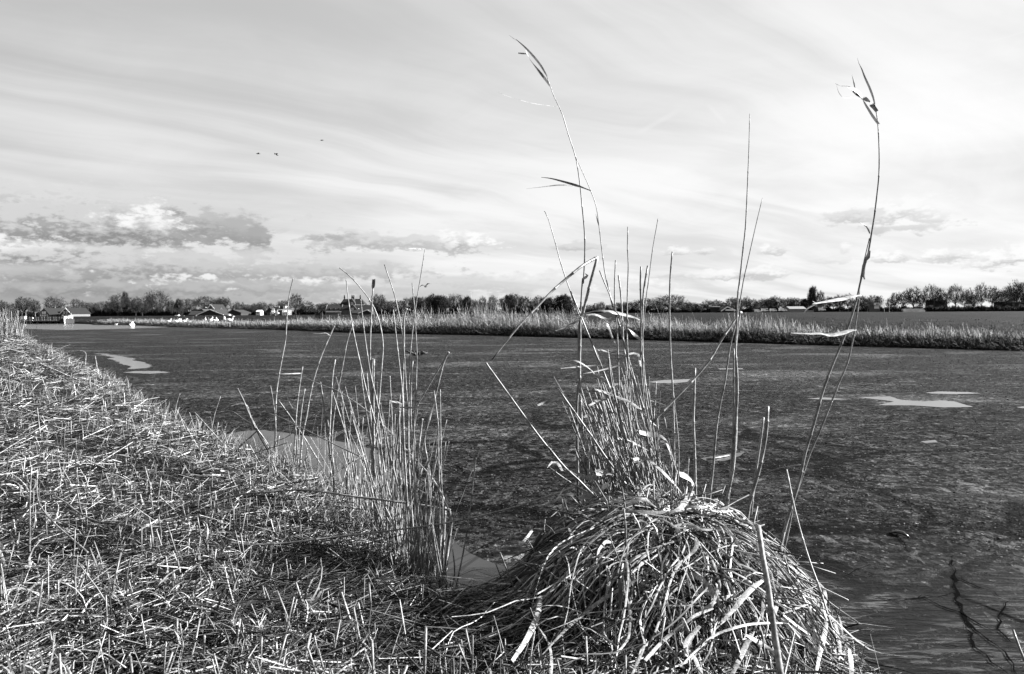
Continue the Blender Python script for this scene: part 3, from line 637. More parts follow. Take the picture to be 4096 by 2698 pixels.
reed('tall reed far to the right with a wind-torn leafy head', rv(KC([(820, 44)][0:0] + [(905, 250), (915, 290), (922, 330), (930, 390), (935, 480), (937, 560), (935, 660), (925, 760), (910, 880), (895, 970), (880, 1060), (855, 1150), (835, 1230), (820, 1300)]) + R7([(1130, 160), (1075, 300), (1000, 480), (940, 650), (880, 870), (820, 1070), (780, 1260), (720, 1450)]) + M6([(850, 480), (800, 760), (770, 900), (745, 1080)])), 3.62, 3.55, 21, 5,
     [(KC([(914, 290), (905, 250), (885, 195), (862, 145), (845, 100), (830, 70), (822, 42)]), 11, dict(Y=3.55, Y2=3.45, tip=.1, hint=(-.9, -.4, 0))),
      (KC([(933, 388), (905, 350), (885, 318), (865, 285), (850, 255), (835, 236), (805, 212), (775, 195)]), 21, dict(Y=3.55, Y2=3.4, hint=(-.9, -.4, .1), twist=.7)),
      (KC([(925, 322), (895, 285), (865, 258), (845, 245), (800, 208), (772, 190), (735, 190), (709, 177)]), 20, dict(Y=3.54, Y2=3.35, hint=(-.7, -.6, .3), twist=.6)),
      (KC([(848, 250), (825, 252), (790, 248), (755, 252), (735, 238), (722, 215), (712, 180)]), 11, dict(Y=3.45, Y2=3.3, tip=.1)), (KC([(811, 210), (806, 175), (800, 150), (795, 130)]), 7, dict(Y=3.45)),
      (KC([(888, 962), (882, 945), (870, 925), (838, 902)]), 9, dict(Y=3.57)), (KC([(885, 1050), (880, 1085), (870, 1105)]), 16, dict(Y=3.57, twist=2)),
      (KC([(862, 1200), (852, 1160), (865, 1100), (886, 1050)]), 14, dict(Y=3.58, tip=.3))])
reed('right-leaning reed crossing the leafy-headed one, two long white leaves blown left', rv(KC([(885, 990), (868, 1060), (850, 1140), (835, 1230)]) + R7([(1195, 0), (1175, 150), (1155, 270), (1115, 440), (1060, 570), (985, 760), (920, 920), (850, 1080), (790, 1260), (740, 1400), (710, 1568)]) + M6([(800, 830), (775, 960), (755, 1100)])), 3.66, 3.6, 17, 5,
     [(F5([(2205, 392), (2120, 400), (2000, 435), (1900, 452), (1800, 468), (1700, 485), (1635, 497)]), 19, dict(Y=3.6, Y2=3.3, hint=(.2, -.5, .85))), (F5([(1700, 488), (1640, 510), (1570, 555), (1530, 606)]), 8, dict(Y=3.35, Y2=3.3)), (F5([(1690, 487), (1660, 478), (1636, 460)]), 6, dict(Y=3.35)),
      (F5([(2150, 800), (2080, 812), (2000, 840), (1900, 862), (1800, 866), (1740, 848), (1600, 850), (1480, 845), (1378, 842)]), 20, dict(Y=3.63, Y2=3.3, hint=(.2, -.5, .85))), (F5([(1780, 860), (1720, 880), (1620, 908)]), 8, dict(Y=3.45)), (F5([(1560, 850), (1500, 855), (1447, 872)]), 7, dict(Y=3.4))])
reed('tall straight bare reed rising above the snapped white stalk', rv(S2([(1105, 530), (1101, 700), (1097, 800), (1093, 900), (1085, 1060), (1075, 1150), (1060, 1290), (1048, 1390)]) + R7([(345, 160), (335, 350), (345, 500), (348, 650), (338, 850), (330, 1000), (318, 1180), (290, 1320), (265, 1440), (248, 1568)]) + M6([(480, 620), (415, 820), (390, 950)])), 3.85, 3.75, 19, 3.5,
     extra=[(R7([(250, 1560), (285, 1390), (315, 1000), (320, 850), (325, 650), (322, 340)]), 3.84, 3.79, 13, 9)])
reed('slim bare reed leaning right beside the tall straight one', rv(S2([(1164, 922), (1140, 1020), (1115, 1130), (1095, 1220), (1075, 1310), (1062, 1390)]) + R7([(330, 190), (305, 290), (285, 400), (262, 570), (230, 720), (205, 870), (192, 1000), (175, 1200), (155, 1380), (148, 1568)]) + M6([(266, 420), (262, 520)])), 4.25, 4.2, 15, 3)
reed('long stalk snapped near the horizon, its white upper half slanting down left', rv(KB([(800, 1080), (935, 940), (1070, 800), (1160, 690), (1230, 570), (1300, 465), (1352, 388)])), 4.1, 3.95, 11, 14,
     [(R7([(372, 82), (382, 96)]), 10, dict(Y=3.95))], extra=[(R7([(262, 1440), (318, 1180), (340, 900), (336, 560), (332, 400), (345, 250), (358, 150), (366, 90)]), 3.86, 3.93, 15, 10)])
reed('reed bent over at the horizon, long stalk hanging down to the left', rv(KA([(640, 1215), (605, 1340), (580, 1440), (565, 1500)]) + KB([(345, 430), (345, 560), (342, 700), (345, 900), (352, 1050), (368, 1200), (388, 1450)])), 4.65, 4.5, 15, 14,
     [(KA([(566, 1330), (588, 1310), (575, 1300)]), 14, dict(Y=4.5))], extra=[([(1967, 1440)] + rv(KA([(640, 1215), (615, 1228), (580, 1247), (540, 1275), (450, 1350), (390, 1405), (320, 1480), (235, 1568)]))[0:], 4.1, 4.5, 6, 15)])
reed('thin bare reed leaning left with a hooked tip against the sky', rv(KA([(362, 975), (370, 985), (385, 1020), (420, 1140), (450, 1250), (490, 1370), (530, 1470), (560, 1568)]) + KB([(285, 260), (340, 390), (380, 490), (425, 600), (455, 680), (490, 760), (530, 860), (590, 1000)])), 4.6, 4.75, 11, 4)
VERT = [('upright reed stub with a knobbly top left of the thicket', [(568, 65), (563, 180), (562, 300), (570, 420), (580, 560), (585, 700), (590, 850), (600, 1100), (610, 1400)], 10, 6),
        ('short bent-topped reed between two taller ones in the thicket', [(586, 160), (600, 270), (607, 370), (612, 480), (620, 600), (640, 760), (660, 950), (690, 1200)], 10, 8),
        ('straight thin reed with its tip well above the horizon, mid thicket', [(645, -144), (643, 0), (648, 90), (643, 250), (640, 400), (640, 560), (648, 700), (655, 900), (670, 1200), (690, 1450)], 11, 5),
        ('blunt upright reed on the right side of the thicket, nearest its slanting pair', [(727, 105), (723, 200), (725, 300), (728, 420), (728, 560), (725, 700), (735, 850), (760, 1100), (800, 1400)], 10, 7),
        ('slanting blunt reed leaning right against the thicket', [(770, 100), (745, 250), (738, 380), (735, 500), (738, 650), (750, 800), (768, 950), (800, 1150), (840, 1400)], 11, 9),
        ('slender reed leaning right, highest tip of the thicket', [(833, -189), (800, 0), (780, 160), (760, 300), (745, 450), (737, 560), (738, 700), (750, 900), (790, 1150), (830, 1400)], 10, 4),
        ('lone upright reed standing just right of the thicket', [(924, 12), (912, 150), (908, 250), (906, 400), (910, 560), (915, 700), (925, 850), (930, 1000), (935, 1250), (938, 1500)], 12, 7),
        ('reed leaning left with a broken tip, left side of the thicket', [(467, 130), (500, 210), (530, 280), (560, 370), (595, 480), (625, 600), (660, 720), (700, 860), (760, 1050), (830, 1350)], 11, 6)]
for i, (lb, px, w0, w1) in enumerate(VERT): reed(lb, rv(KB(px)), 4.55+.12*math.sin(i*2.3), 4.5+.15*math.sin(i*1.7), w0, w1, group=PLAN)
reed('bare upright reed right of the thicket, in front of open ice', rv(R7([(52, 475), (46, 700), (42, 850), (50, 1050), (57, 1350), (62, 1500), (66, 1580)])), 4.3, 4.3, 13, 11, group=PLAN)
reed('thick doubled reed stalk cut off slantwise in front of the ice', rv(R7([(558, 742), (545, 950), (500, 1180), (465, 1300), (430, 1430), (395, 1568)]) + M6([(375, 420), (350, 620)])), 4.05, 4.0, 19, 18, extra=[(rv(R7([(530, 820), (510, 980), (480, 1180), (458, 1350), (442, 1500)])), 4.07, 4.03, 13, 10)])
reed('slim stalk leaning left across the foot of the two tall right reeds', rv(M6([(878, -40), (890, 20), (930, 220), (980, 420), (1030, 590), (1080, 740), (1150, 930), (1200, 1100), (1270, 1320), (1340, 1568)])), 3.1, 3.45, 13, 9)
reed('short thin stalk leaning left below the two tall right reeds', rv(M6([(862, 650), (920, 850), (980, 1080), (1060, 1290), (1160, 1568), (1180, 1620)])), 3.0, 3.3, 12, 9)
reed('slanting stalk beside the thick blurred stem', rv(M6([(755, 850), (840, 1030), (930, 1260), (1040, 1450), (1130, 1600)])), 2.95, 3.25, 12, 10)
reed('thick pale stalk close to the camera, cut off blunt', rv(M6([(655, 400), (672, 520), (690, 650), (735, 900), (775, 1200), (805, 1400), (840, 1640)])), 1.62, 1.75, 33, 25)
reed('single bare stalk cut off by the lower right corner', [(4170, 2760), (4098, 2640), (4052, 2520)], 3.2, 3.3, 14, 11)
DIAG = [('long stalk leaning left across the front of the thicket, blunt tip', M4([(685, 78), (710, 300), (760, 500), (830, 800), (900, 1020), (1000, 1230), (1100, 1400), (1220, 1568)]), 12, 10, 4.3),
        ('stalk slanting up left from the tussock, tip over dark ice', M4([(200, 375), (300, 520), (400, 660), (520, 830), (640, 1010), (780, 1200), (920, 1380), (1060, 1530), (1130, 1620)]), 13, 8, 4.25),
        ('very long stalk slanting up left from the tussock to beyond the open gap', [(1945, 1454)] + M4([(0, 815), (120, 960), (260, 1130), (400, 1260), (520, 1380), (640, 1480), (760, 1568)]) + M5([(1100, 420), (1300, 600), (1400, 700)]), 15, 8, 4.0),
        ('thin stalk slanting left in the middle of the thicket foot', M4([(510, 730), (600, 960), (660, 1100), (740, 1270), (860, 1500)]), 9, 6, 4.35),
        ('thin stalk slanting up left, ending beside the pale twisted leaf', M4([(118, 1138), (250, 1235), (400, 1330), (560, 1420), (700, 1520)]), 10, 7, 4.2),
        ('thick stalk lying down the shaded front of the tussock', M5([(600, 1170), (720, 1290), (830, 1420), (930, 1590)]), 17, 12, 2.95),
        ('stalk slanting over the lit front of the tussock towards the thick blurred stem', M5([(1135, 680), (1300, 800), (1420, 870), (1570, 980)]) + M6([(330, 1120), (470, 1290), (640, 1520)]), 11, 8, 3.1),
        ('dark stalk leaning left out of the shaded water gap', M5([(0, 610), (70, 790), (140, 960), (240, 1120), (300, 1180)]), 11, 8, 3.5)]
for lb, px, w0, w1, Y in DIAG: reed(lb, rv(px), Y, Y-.1, w0, w1, group='slanting broken stalks of the tussock')
reed('long fallen stalk lying across the gap from bank to tussock', rv(L3([(-160, 985), (0, 1002), (200, 997), (420, 975), (870, 920), (1280, 872), (1690, 812)]) + M5([(0, 285), (330, 185), (600, 95), (860, 5)]) + M4([(850, 1130), (1010, 1075), (1200, 998)])), 4.3, 3.9, 11, 8)

# ---- thicket fillers and lower leaves of the right clump
def rnd_reed(bx, by, Y, tx, ty, w, label, group, bow=6, name='reed'):
    mid = ((bx+tx)/2+random.uniform(-bow, bow)*3, (by+ty)/2)
    return reed(label, [(bx, by), mid, (tx, ty)], Y, Y+random.uniform(-.12, .12), w, w*random.uniform(.5, .8), group=group)
for i in range(78):
    f = random.random(); bx = random.gauss(2560, 75); by = 2010+random.uniform(-20, 60); hgt_ = random.uniform(130, 640)*(1-.3*abs(bx-2560)/150)
    lean = random.gauss(-.26, .10)
    rnd_reed(bx, by, random.uniform(4.25, 4.75), bx+lean*hgt_, by-hgt_, random.uniform(6, 11), 'thin leaning reed stem packed in the dense middle of the thicket', 'crowded stems of the thicket')
for i in range(26):
    bx = random.uniform(2330, 2760); by = 2020; hgt_ = random.uniform(60, 240)
    rnd_reed(bx, by, random.uniform(4.2, 4.7), bx+random.gauss(-.1, .3)*hgt_, by-hgt_, random.uniform(6, 10), 'short stem low among the leaves at the foot of the thicket', 'short stems of the thicket foot')

# the finest stems of both clumps, past counting
fm = MB()
def fine(n, bxf, byf, Yf, hf, leanf):
    for i in range(n):
        bx = bxf(); by = byf(bx); Y = Yf(bx, by); H = hf(bx); le = leanf(); a = at(bx, by, Y); b_ = at(bx+le*H, by-H, Y+random.uniform(-.15, .15)); m_ = a.lerp(b_, .5)+Vector((random.gauss(0, .012), random.gauss(0, .012), 0))
        stem_mesh(fm, [a, m_, b_], random.uniform(.0018, .0034), .0014, .16, 4, .2)
# ------------------------------------------------------------------ left clump at the water's edge
def base_y(x): return float(np.interp(x, [1000, 1092, 1200, 1335, 1450, 1574, 1670, 1760, 1830], [1850, 1870, 1915, 1995, 2075, 2190, 2300, 2390, 2430]))
LG = 'reeds of the left clump'
LT = [('bare reed at the far left of the clump, bowed tip above the houses', L1([(533, 230), (505, 350), (487, 500), (475, 700), (455, 810), (425, 970), (405, 1110), (397, 1260), (393, 1568), (390, 1650)]), 11, 5),
 ('reed curving right, second tall one from the left of the clump', L1([(855, 600), (825, 670), (760, 820), (700, 1000), (660, 1180), (640, 1300), (610, 1440), (598, 1568), (590, 1700)]), 11, 7),
 ('straight shorter reed left of the curved one in the left clump', L1([(610, 915), (595, 1000), (570, 1180), (555, 1350), (545, 1568), (540, 1700)]), 10, 6),
 ('shorter upright stalk just right of the straight short reed', L1([(627, 1090), (610, 1180), (595, 1300), (580, 1450), (575, 1568), (572, 1700)]), 9, 6),
 ('upright bare reed with a blunt tip in the middle of the left clump', L1([(865, 860), (845, 980), (832, 1200), (822, 1400), (815, 1568), (835, 1800)]), 10, 7),
 ('reed leaning left at its foot, right side crossing the manor stem', L2([(123, 585), (80, 700), (45, 880), (15, 1040), (0, 1110), (-35, 1350), (-45, 1568), (-25, 1760)]), 11, 7),
 ('short reed stalk leaning left in the left clump', L1([(748, 1035), (775, 1220), (800, 1420), (820, 1568), (850, 1800)]), 10, 7),
 ('thin dead reed bending at the far left foot of the clump', L1([(357, 1065), (380, 1200), (395, 1330), (405, 1620)]), 6, 4),
 ('bent reed arching far left over the manor, tip pointing left', L2([(20, 145), (100, 210), (190, 310), (265, 415), (310, 510), (345, 640), (357, 760), (352, 850), (340, 1000), (325, 1200), (305, 1400), (285, 1568), (270, 1900)]), 12, 5),
 ('straight reed leaning left in front of the manor', L2([(68, 240), (85, 390), (110, 560), (145, 740), (185, 920), (225, 1100), (262, 1230), (300, 1380), (340, 1568), (380, 1800), (420, 2000)]), 11, 5),
 ('slim reed leaning left, right of the manor', L2([(182, 395), (205, 610), (235, 830), (260, 980), (300, 1150), (345, 1350), (400, 1568), (450, 1760), (500, 2000)]), 11, 6),
 ('upright reed with a split white flag of leaf at its top', L2([(280, 300), (270, 420), (260, 620), (255, 820), (262, 950), (270, 1150), (275, 1350), (275, 1568), (290, 1900)]), 12, 7),
 ('tall reed leaning left with a fine tip, centre of the left clump', L2([(367, 115), (440, 330), (480, 500), (510, 680), (525, 850), (540, 1100), (555, 1300), (560, 1568), (575, 1900), (590, 2250)]), 11, 5),
 ('pale straight reed standing before the tall far reed bed', L2([(437, 470), (460, 680), (485, 900), (505, 1080), (515, 1300), (525, 1568), (540, 1850), (560, 2200)]), 11, 6),
 ('reed with a kinked top like a bent straw', L2([(541, 465), (520, 540), (522, 700), (518, 880), (512, 1050), (515, 1250), (520, 1568), (540, 2100)]), 11, 9),
 ('highest reed of the left clump, leaning right with a crossbar leaf at the tip', [(1700, 997)] + L2([(648, 235), (615, 430), (590, 620), (570, 830), (560, 1050), (556, 1300), (556, 1568), (570, 1900), (600, 2300)]), 13, 4),
 ('upright reed crossing the highest one of the left clump', L2([(585, 260), (600, 420), (608, 560), (620, 750), (622, 850), (618, 1000), (612, 1200), (600, 1450), (610, 1800), (640, 2300)]), 11, 5),
 ('thin upright stem standing nearest the dark ice, right of the clump', L2([(805, 1095), (807, 1300), (812, 1568), (815, 1800), (825, 2010)]), 6, 6),
 ('short bare stem between the pale reed and the right edge of the clump', L2([(410, 995), (420, 1180), (428, 1350), (435, 1568), (450, 1900)]), 9, 6),
 ('slim leaning stem just left of the thin upright one', L2([(757, 1105), (775, 1250), (790, 1400), (790, 1568), (800, 1990)]), 10, 7),
 ('short stem at the shaded left foot of the manor reeds', L2([(105, 1265), (95, 1420), (85, 1568), (80, 1800)]), 9, 7),
 ('thin stem beside the highest reed of the left clump', L2([(592, 870), (580, 1000), (575, 1300), (590, 1568), (610, 2100)]), 10, 6),
 ('blunt twin stem right of the flagged reed', L2([(285, 855), (283, 1100), (285, 1400), (290, 1800)]), 8, 8), ('blunt twin stem touching the flagged reed', L2([(273, 855), (267, 1100), (262, 1450), (270, 1750)]), 8, 8),
 ('stub leaning right at the clump front before dark ripples', L2([(665, 1330), (650, 1450), (638, 1568), (620, 1900)]), 10, 9), ('blunt short stem low in the clump front', L2([(482, 1290), (488, 1568), (490, 1900)]), 11, 10),
 ('thin dark stem behind the flagged reed', L2([(230, 965), (255, 1250), (280, 1568), (300, 1850)]), 8, 6), ('weak stem leaning left behind the manor reeds', L2([(178, 905), (200, 1100), (235, 1350), (265, 1568), (290, 1800)]), 9, 6)]
LEAF = {'upright reed with a split': [(L2([(278, 305), (282, 270), (285, 230)]), 14, dict(tip=.9, butt=.5, hint=(.3, -.9, .1)))],
 'highest reed': [([(1700, 997), (1670, 996), (1631, 994)], 5, dict(tip=.3))],
 'tall reed leaning left with a fine': [(L2([(490, 1235), (560, 1237), (620, 1235), (720, 1215), (805, 1184)]), 13, dict(hint=(0, -.5, .85)))],
 'pale straight': [(L2([(510, 1215), (490, 1200), (455, 1193), (420, 1190)]), 20, dict(tip=.6, hint=(0, -.6, .8)))],
 'reed with a kinked': [(L2([(520, 1390), (560, 1416), (650, 1425), (780, 1410)]), 15, dict(tip=.3, hint=(0, -.5, .85))), (L2([(535, 1400), (600, 1432), (700, 1450), (785, 1462)]), 8, dict(tip=.4))],
 'reed curving right': [(L1([(825, 672), (790, 652), (745, 658), (690, 655)]), 4, {})],
 'upright bare reed with a blunt': [(L1([(840, 1100), (880, 1028), (930, 1025), (980, 1030)]), 5, {})]}
for lb, px, w0, w1 in LT:
    bx = px[-1][0]; by = base_y(bx); px = [p for p in px if p[1] < by-15]+[(bx, by)]
    Y = min(at_z(bx, by, .03).y, 8.2); lv = [v for k_, v in LEAF.items() if lb.startswith(k_)]
    lv = [(a, w_, dict(kw, Y=Y-.03, Y2=Y-.12)) for a, w_, kw in (lv[0] if lv else [])]
    reed(lb, rv(px), Y, Y+random.uniform(-.1, .1), w0*1.05, w1, lv, group=LG)
# snapped reeds: stand at the right edge, break over at a knee
def snapped(label, foot, knee, arm, Y, w, Yend, leaves=()):
    return reed(label, [foot]+knee, Y, Y-.02, w*1.5, w*1.35, leaves, extra=[(arm, Y-.02, Yend, w, w*.7)], group='reeds snapped over at a knee')
snapped('knee-high snapped reed, its long stalk bowed left over the straw', L3([(1615, 1370)])[0], L3([(1640, 1150), (1660, 980), (1682, 810), (1662, 710)]), L3([(1662, 710), (1600, 705), (1450, 675), (1200, 640), (870, 600), (640, 565), (420, 545), (200, 560), (0, 572), (-150, 600), (-330, 650)]), 4.6, 13, 4.9,
        [(L3([(1710, 815), (1700, 840), (1725, 880), (1738, 920)]), 9, dict(Y=4.55)), (L3([(1660, 705), (1600, 600), (1565, 590)]), 10, dict(Y=4.6))])
snapped('snapped reed whose long stalk runs up left to the far edge of the clump', L3([(1600, 1230)])[0], L3([(1618, 1000), (1625, 850), (1632, 690)]), L3([(1640, 705), (1600, 650), (1400, 540), (1220, 425), (960, 285), (740, 180), (570, 95), (380, 0)]) + L1([(450, 1320), (345, 1283)]), 4.85, 10, 6.4)
snapped('snapped reed slanting up left through the middle of the clump', L3([(1570, 1180)])[0], L3([(1600, 900), (1625, 700)]), L3([(1640, 690), (1600, 570), (1510, 430), (1430, 340), (1307, 209)]) + L2([(440, 1460), (330, 1350), (190, 1230), (0, 1108)]) + L1([(760, 1060), (640, 1008)]), 4.9, 9, 6.0)
snapped('reed folded into an upside-down V, right of the clump', L3([(1480, 1080)])[0], L3([(1510, 500)]) + L2([(680, 1500), (720, 1330), (770, 1130), (830, 890), (870, 805)]), L2([(870, 805), (760, 990), (610, 1240), (480, 1400), (365, 1568), (330, 1620)]), 5.05, 8, 5.6)
snapped('dark reed stalk leaning right, snapped low and pointing down left', L3([(975, 420)])[0], L3([(965, 300), (960, 245)]), L3([(960, 245), (820, 330), (700, 420), (560, 510), (400, 600), (260, 680)]), 5.9, 8, 5.6)
reed('thin low stalk arching over the shaded straw', L3([(270, 1220), (330, 1160), (400, 1120), (520, 1060), (640, 1020), (760, 980), (880, 948)]), 4.75, 4.7, 9, 7)
reed('long flat stalk lying along the bottom edge of the straw', [(x/1.2526, 1900+y/1.2526) for x, y in [(280, 938), (500, 943), (700, 945), (900, 930), (1100, 905), (1300, 878), (1480, 868)]], 2.98, 3.12, 13, 8)
reed('pale bent stalk lying on the straw at the left', [(x/1.2526, 1900+y/1.2526) for x, y in [(665, 256), (560, 243), (480, 232), (400, 195), (330, 140), (270, 105)]], 4.25, 4.5, 12, 8)
reed('long thin stalk curving up from the straw, left side', [(x/1.2526, 1900+y/1.2526) for x, y in [(440, 390), (360, 320), (270, 240), (205, 160), (185, 80), (188, -30)]], 3.9, 4.3, 11, 6)
reed('upright stalk alone on the left of the straw', [(x/1.2526, 1900+y/1.2526) for x, y in [(148, 400), (150, 250), (150, 100), (158, -40)]], 3.95, 4.0, 12, 7)
for k_, (a, b_) in enumerate((([(1575, 800), (1540, 710), (1480, 540)]), ([(1555, 790), (1510, 700), (1450, 600)]), ([(1560, 820), (1480, 690), (1432, 600)]))[0:0]): pass
for px, w in (([(1585, 830), (1535, 700), (1482, 540)], 12), ([(1570, 815), (1510, 690), (1460, 565)], 11), ([(1560, 830), (1490, 710), (1432, 605)], 11)):
    reed('cut stalk in a leaning bunch of three on the near straw', [(x/1.2526, 1900+y/1.2526) for x, y in px], 3.35, 3.3, w*1.1, w, group='leaning bunch of three cut stalks')
reed('brown standing stalk with dark tattered sheath on the straw', [(x/1.2526, 1900+y/1.2526) for x, y in [(770, 460), (768, 380), (762, 300), (748, 215)]], 3.9, 3.9, 17, 8)
# arched and dead reeds at the left foot of the clump
for px, w in ((L1([(100, 1090), (150, 1190), (190, 1290), (235, 1390), (280, 1480), (330, 1568), (380, 1680)]), 9), (L1([(-10, 1265), (60, 1270), (140, 1325), (230, 1385), (300, 1470), (350, 1550), (400, 1650)]), 8),
              (L1([(0, 1250), (60, 1222), (120, 1208), (172, 1222), (200, 1300), (250, 1400), (310, 1500), (370, 1600)]), 7), (L1([(420, 1180), (500, 1290), (555, 1370), (620, 1470), (680, 1568), (760, 1700)]), 8),
              (L1([(550, 1225), (480, 1215), (400, 1212)]), 6), (L1([(560, 1250), (470, 1260), (390, 1290), (300, 1370), (230, 1440), (120, 1540), (80, 1590)]), 8), (L1([(700, 1290), (640, 1330), (560, 1410), (480, 1470), (400, 1500)]), 5)):
    reed('arched dead reed tangled low at the left foot of the clump', rv(px), 7.6, 7.4, w, w*.7, group='tangle of dead reeds at the clump foot')
for i in range(9):
    x0, y0 = random.uniform(1180, 1330), random.uniform(1820, 1900); a = random.uniform(-.9, -.1); L_ = random.uniform(120, 330)
    pts = [(x0+L_*f*math.cos(a)+random.uniform(-8, 8), y0+L_*f*math.sin(a)-20*math.sin(f*3)) for f in (0, .3, .6, 1)]
    o = reed('thin dark twig sticking out over the ice behind the left clump', pts, 7.0, 7.5, 5, 2, group='dark twigs behind the left clump', name='twig', cat='twig'); o.data.materials[0] = M['darkstick']
for i in range(120):
    bx = random.choice([random.gauss(1590, 75), random.gauss(1480, 90), random.uniform(1080, 1800), random.gauss(1700, 60)]); bx = min(max(bx, 1070), 1815)
    by = base_y(bx)+random.uniform(-35, 35); hgt_ = random.gammavariate(2.5, 110)*(1.25 if bx > 1400 else .6); hgt_ = min(hgt_, 560)
    Y = min(at_z(bx, by, .03).y, 8.3)
    rnd_reed(bx, by, Y, bx+random.gauss(-.02, .13)*hgt_, by-hgt_, random.uniform(5, 10), 'thin pale stem crowded into the left clump at the waterline', 'crowded stems of the left clump')
fine(170, lambda: min(max(random.choice([random.gauss(1590, 80), random.gauss(1450, 110), random.uniform(1080, 1800)]), 1070), 1815), lambda x: base_y(x)+random.uniform(-40, 30), lambda x, y: min(at_z(x, y, .03).y, 8.3), lambda x: min(random.gammavariate(2.2, 100)*(1.2 if x > 1400 else .7), 600), lambda: random.gauss(-.03, .2))
tag(fm.build('fine_stems', M['stub'], None, True), 'finest dead stems filling the left reed clump', 'reed stems', kind='stuff'); fm = MB()
fine(120, lambda: random.gauss(2570, 80), lambda x: 2010+random.uniform(-30, 60), lambda x, y: random.uniform(4.2, 4.8), lambda x: random.uniform(60, 560), lambda: random.gauss(-.28, .22))
tag(fm.build('fine_stems', M['mass'], None, True), 'finest dead stems filling the thicket on the tussock', 'reed stems', kind='stuff')
# single dead stems further along the near shore
for px in (E6([(625, 330), (625, 270), (628, 212), (600, 192), (560, 200), (480, 250)]), E6([(715, 345), (705, 280), (697, 228)]), E6([(375, 250), (372, 190), (374, 140)]), E6([(1290, 700), (1285, 620), (1305, 540), (1318, 505)]), E6([(1550, 760), (1570, 660), (1615, 525)]), E6([(1640, 880), (1560, 790), (1480, 700), (1425, 640)]), E6([(1045, 610), (1050, 570), (1047, 540)]), E6([(1600, 830), (1590, 770), (1600, 715)]), E6([(1470, 830), (1470, 760), (1472, 705)])):
    Y = at_z(*px[0], .1).y; reed('stray dead stem standing at the waterline left of the clump', px, Y, Y, 7, 4, group='stray stems along the near shore')

# ------------------------------------------------------------------ prominent cut stalks on the bank
VAR = []
for i in range(10):
    L_ = random.uniform(.09, .2); b = MB(); lean = random.uniform(-.02, .02)
    pts = [Vector((0, 0, -.02)), Vector((lean*.4, 0, L_*.5)), Vector((lean, random.uniform(-.015, .015), L_))]
    b.tube(pts, [.0037, .0035, .0033], 7); o = b.build('cut_stalk', M['stem'], None, True); VAR.append(o)
P, h, d, r = land_points(900, 2.3, 7.5, -42, 20); k = (~on_stool(P)) & (d > .08) & (RNG.uniform(0, 1, len(P)) > .9*bare(P)); P, h = P[k], h[k]
for i, (p, z) in enumerate(list(zip(P, h))[:260]):
    o = VAR[i] if i < len(VAR) else VAR[i % len(VAR)].copy()
    if i >= len(VAR): COL.objects.link(o)
    o.location = (p[0], p[1], z); o.rotation_euler = (random.gauss(0, .2), random.gauss(0, .2), random.uniform(0, 6.3)); o.scale = (random.uniform(.7, 1.3),)*2+(random.uniform(.6, 1.3),)
    tag(o, 'short cut reed stalk standing in the straw of the near bank', 'cut stalk', 'cut stalks on the near bank')

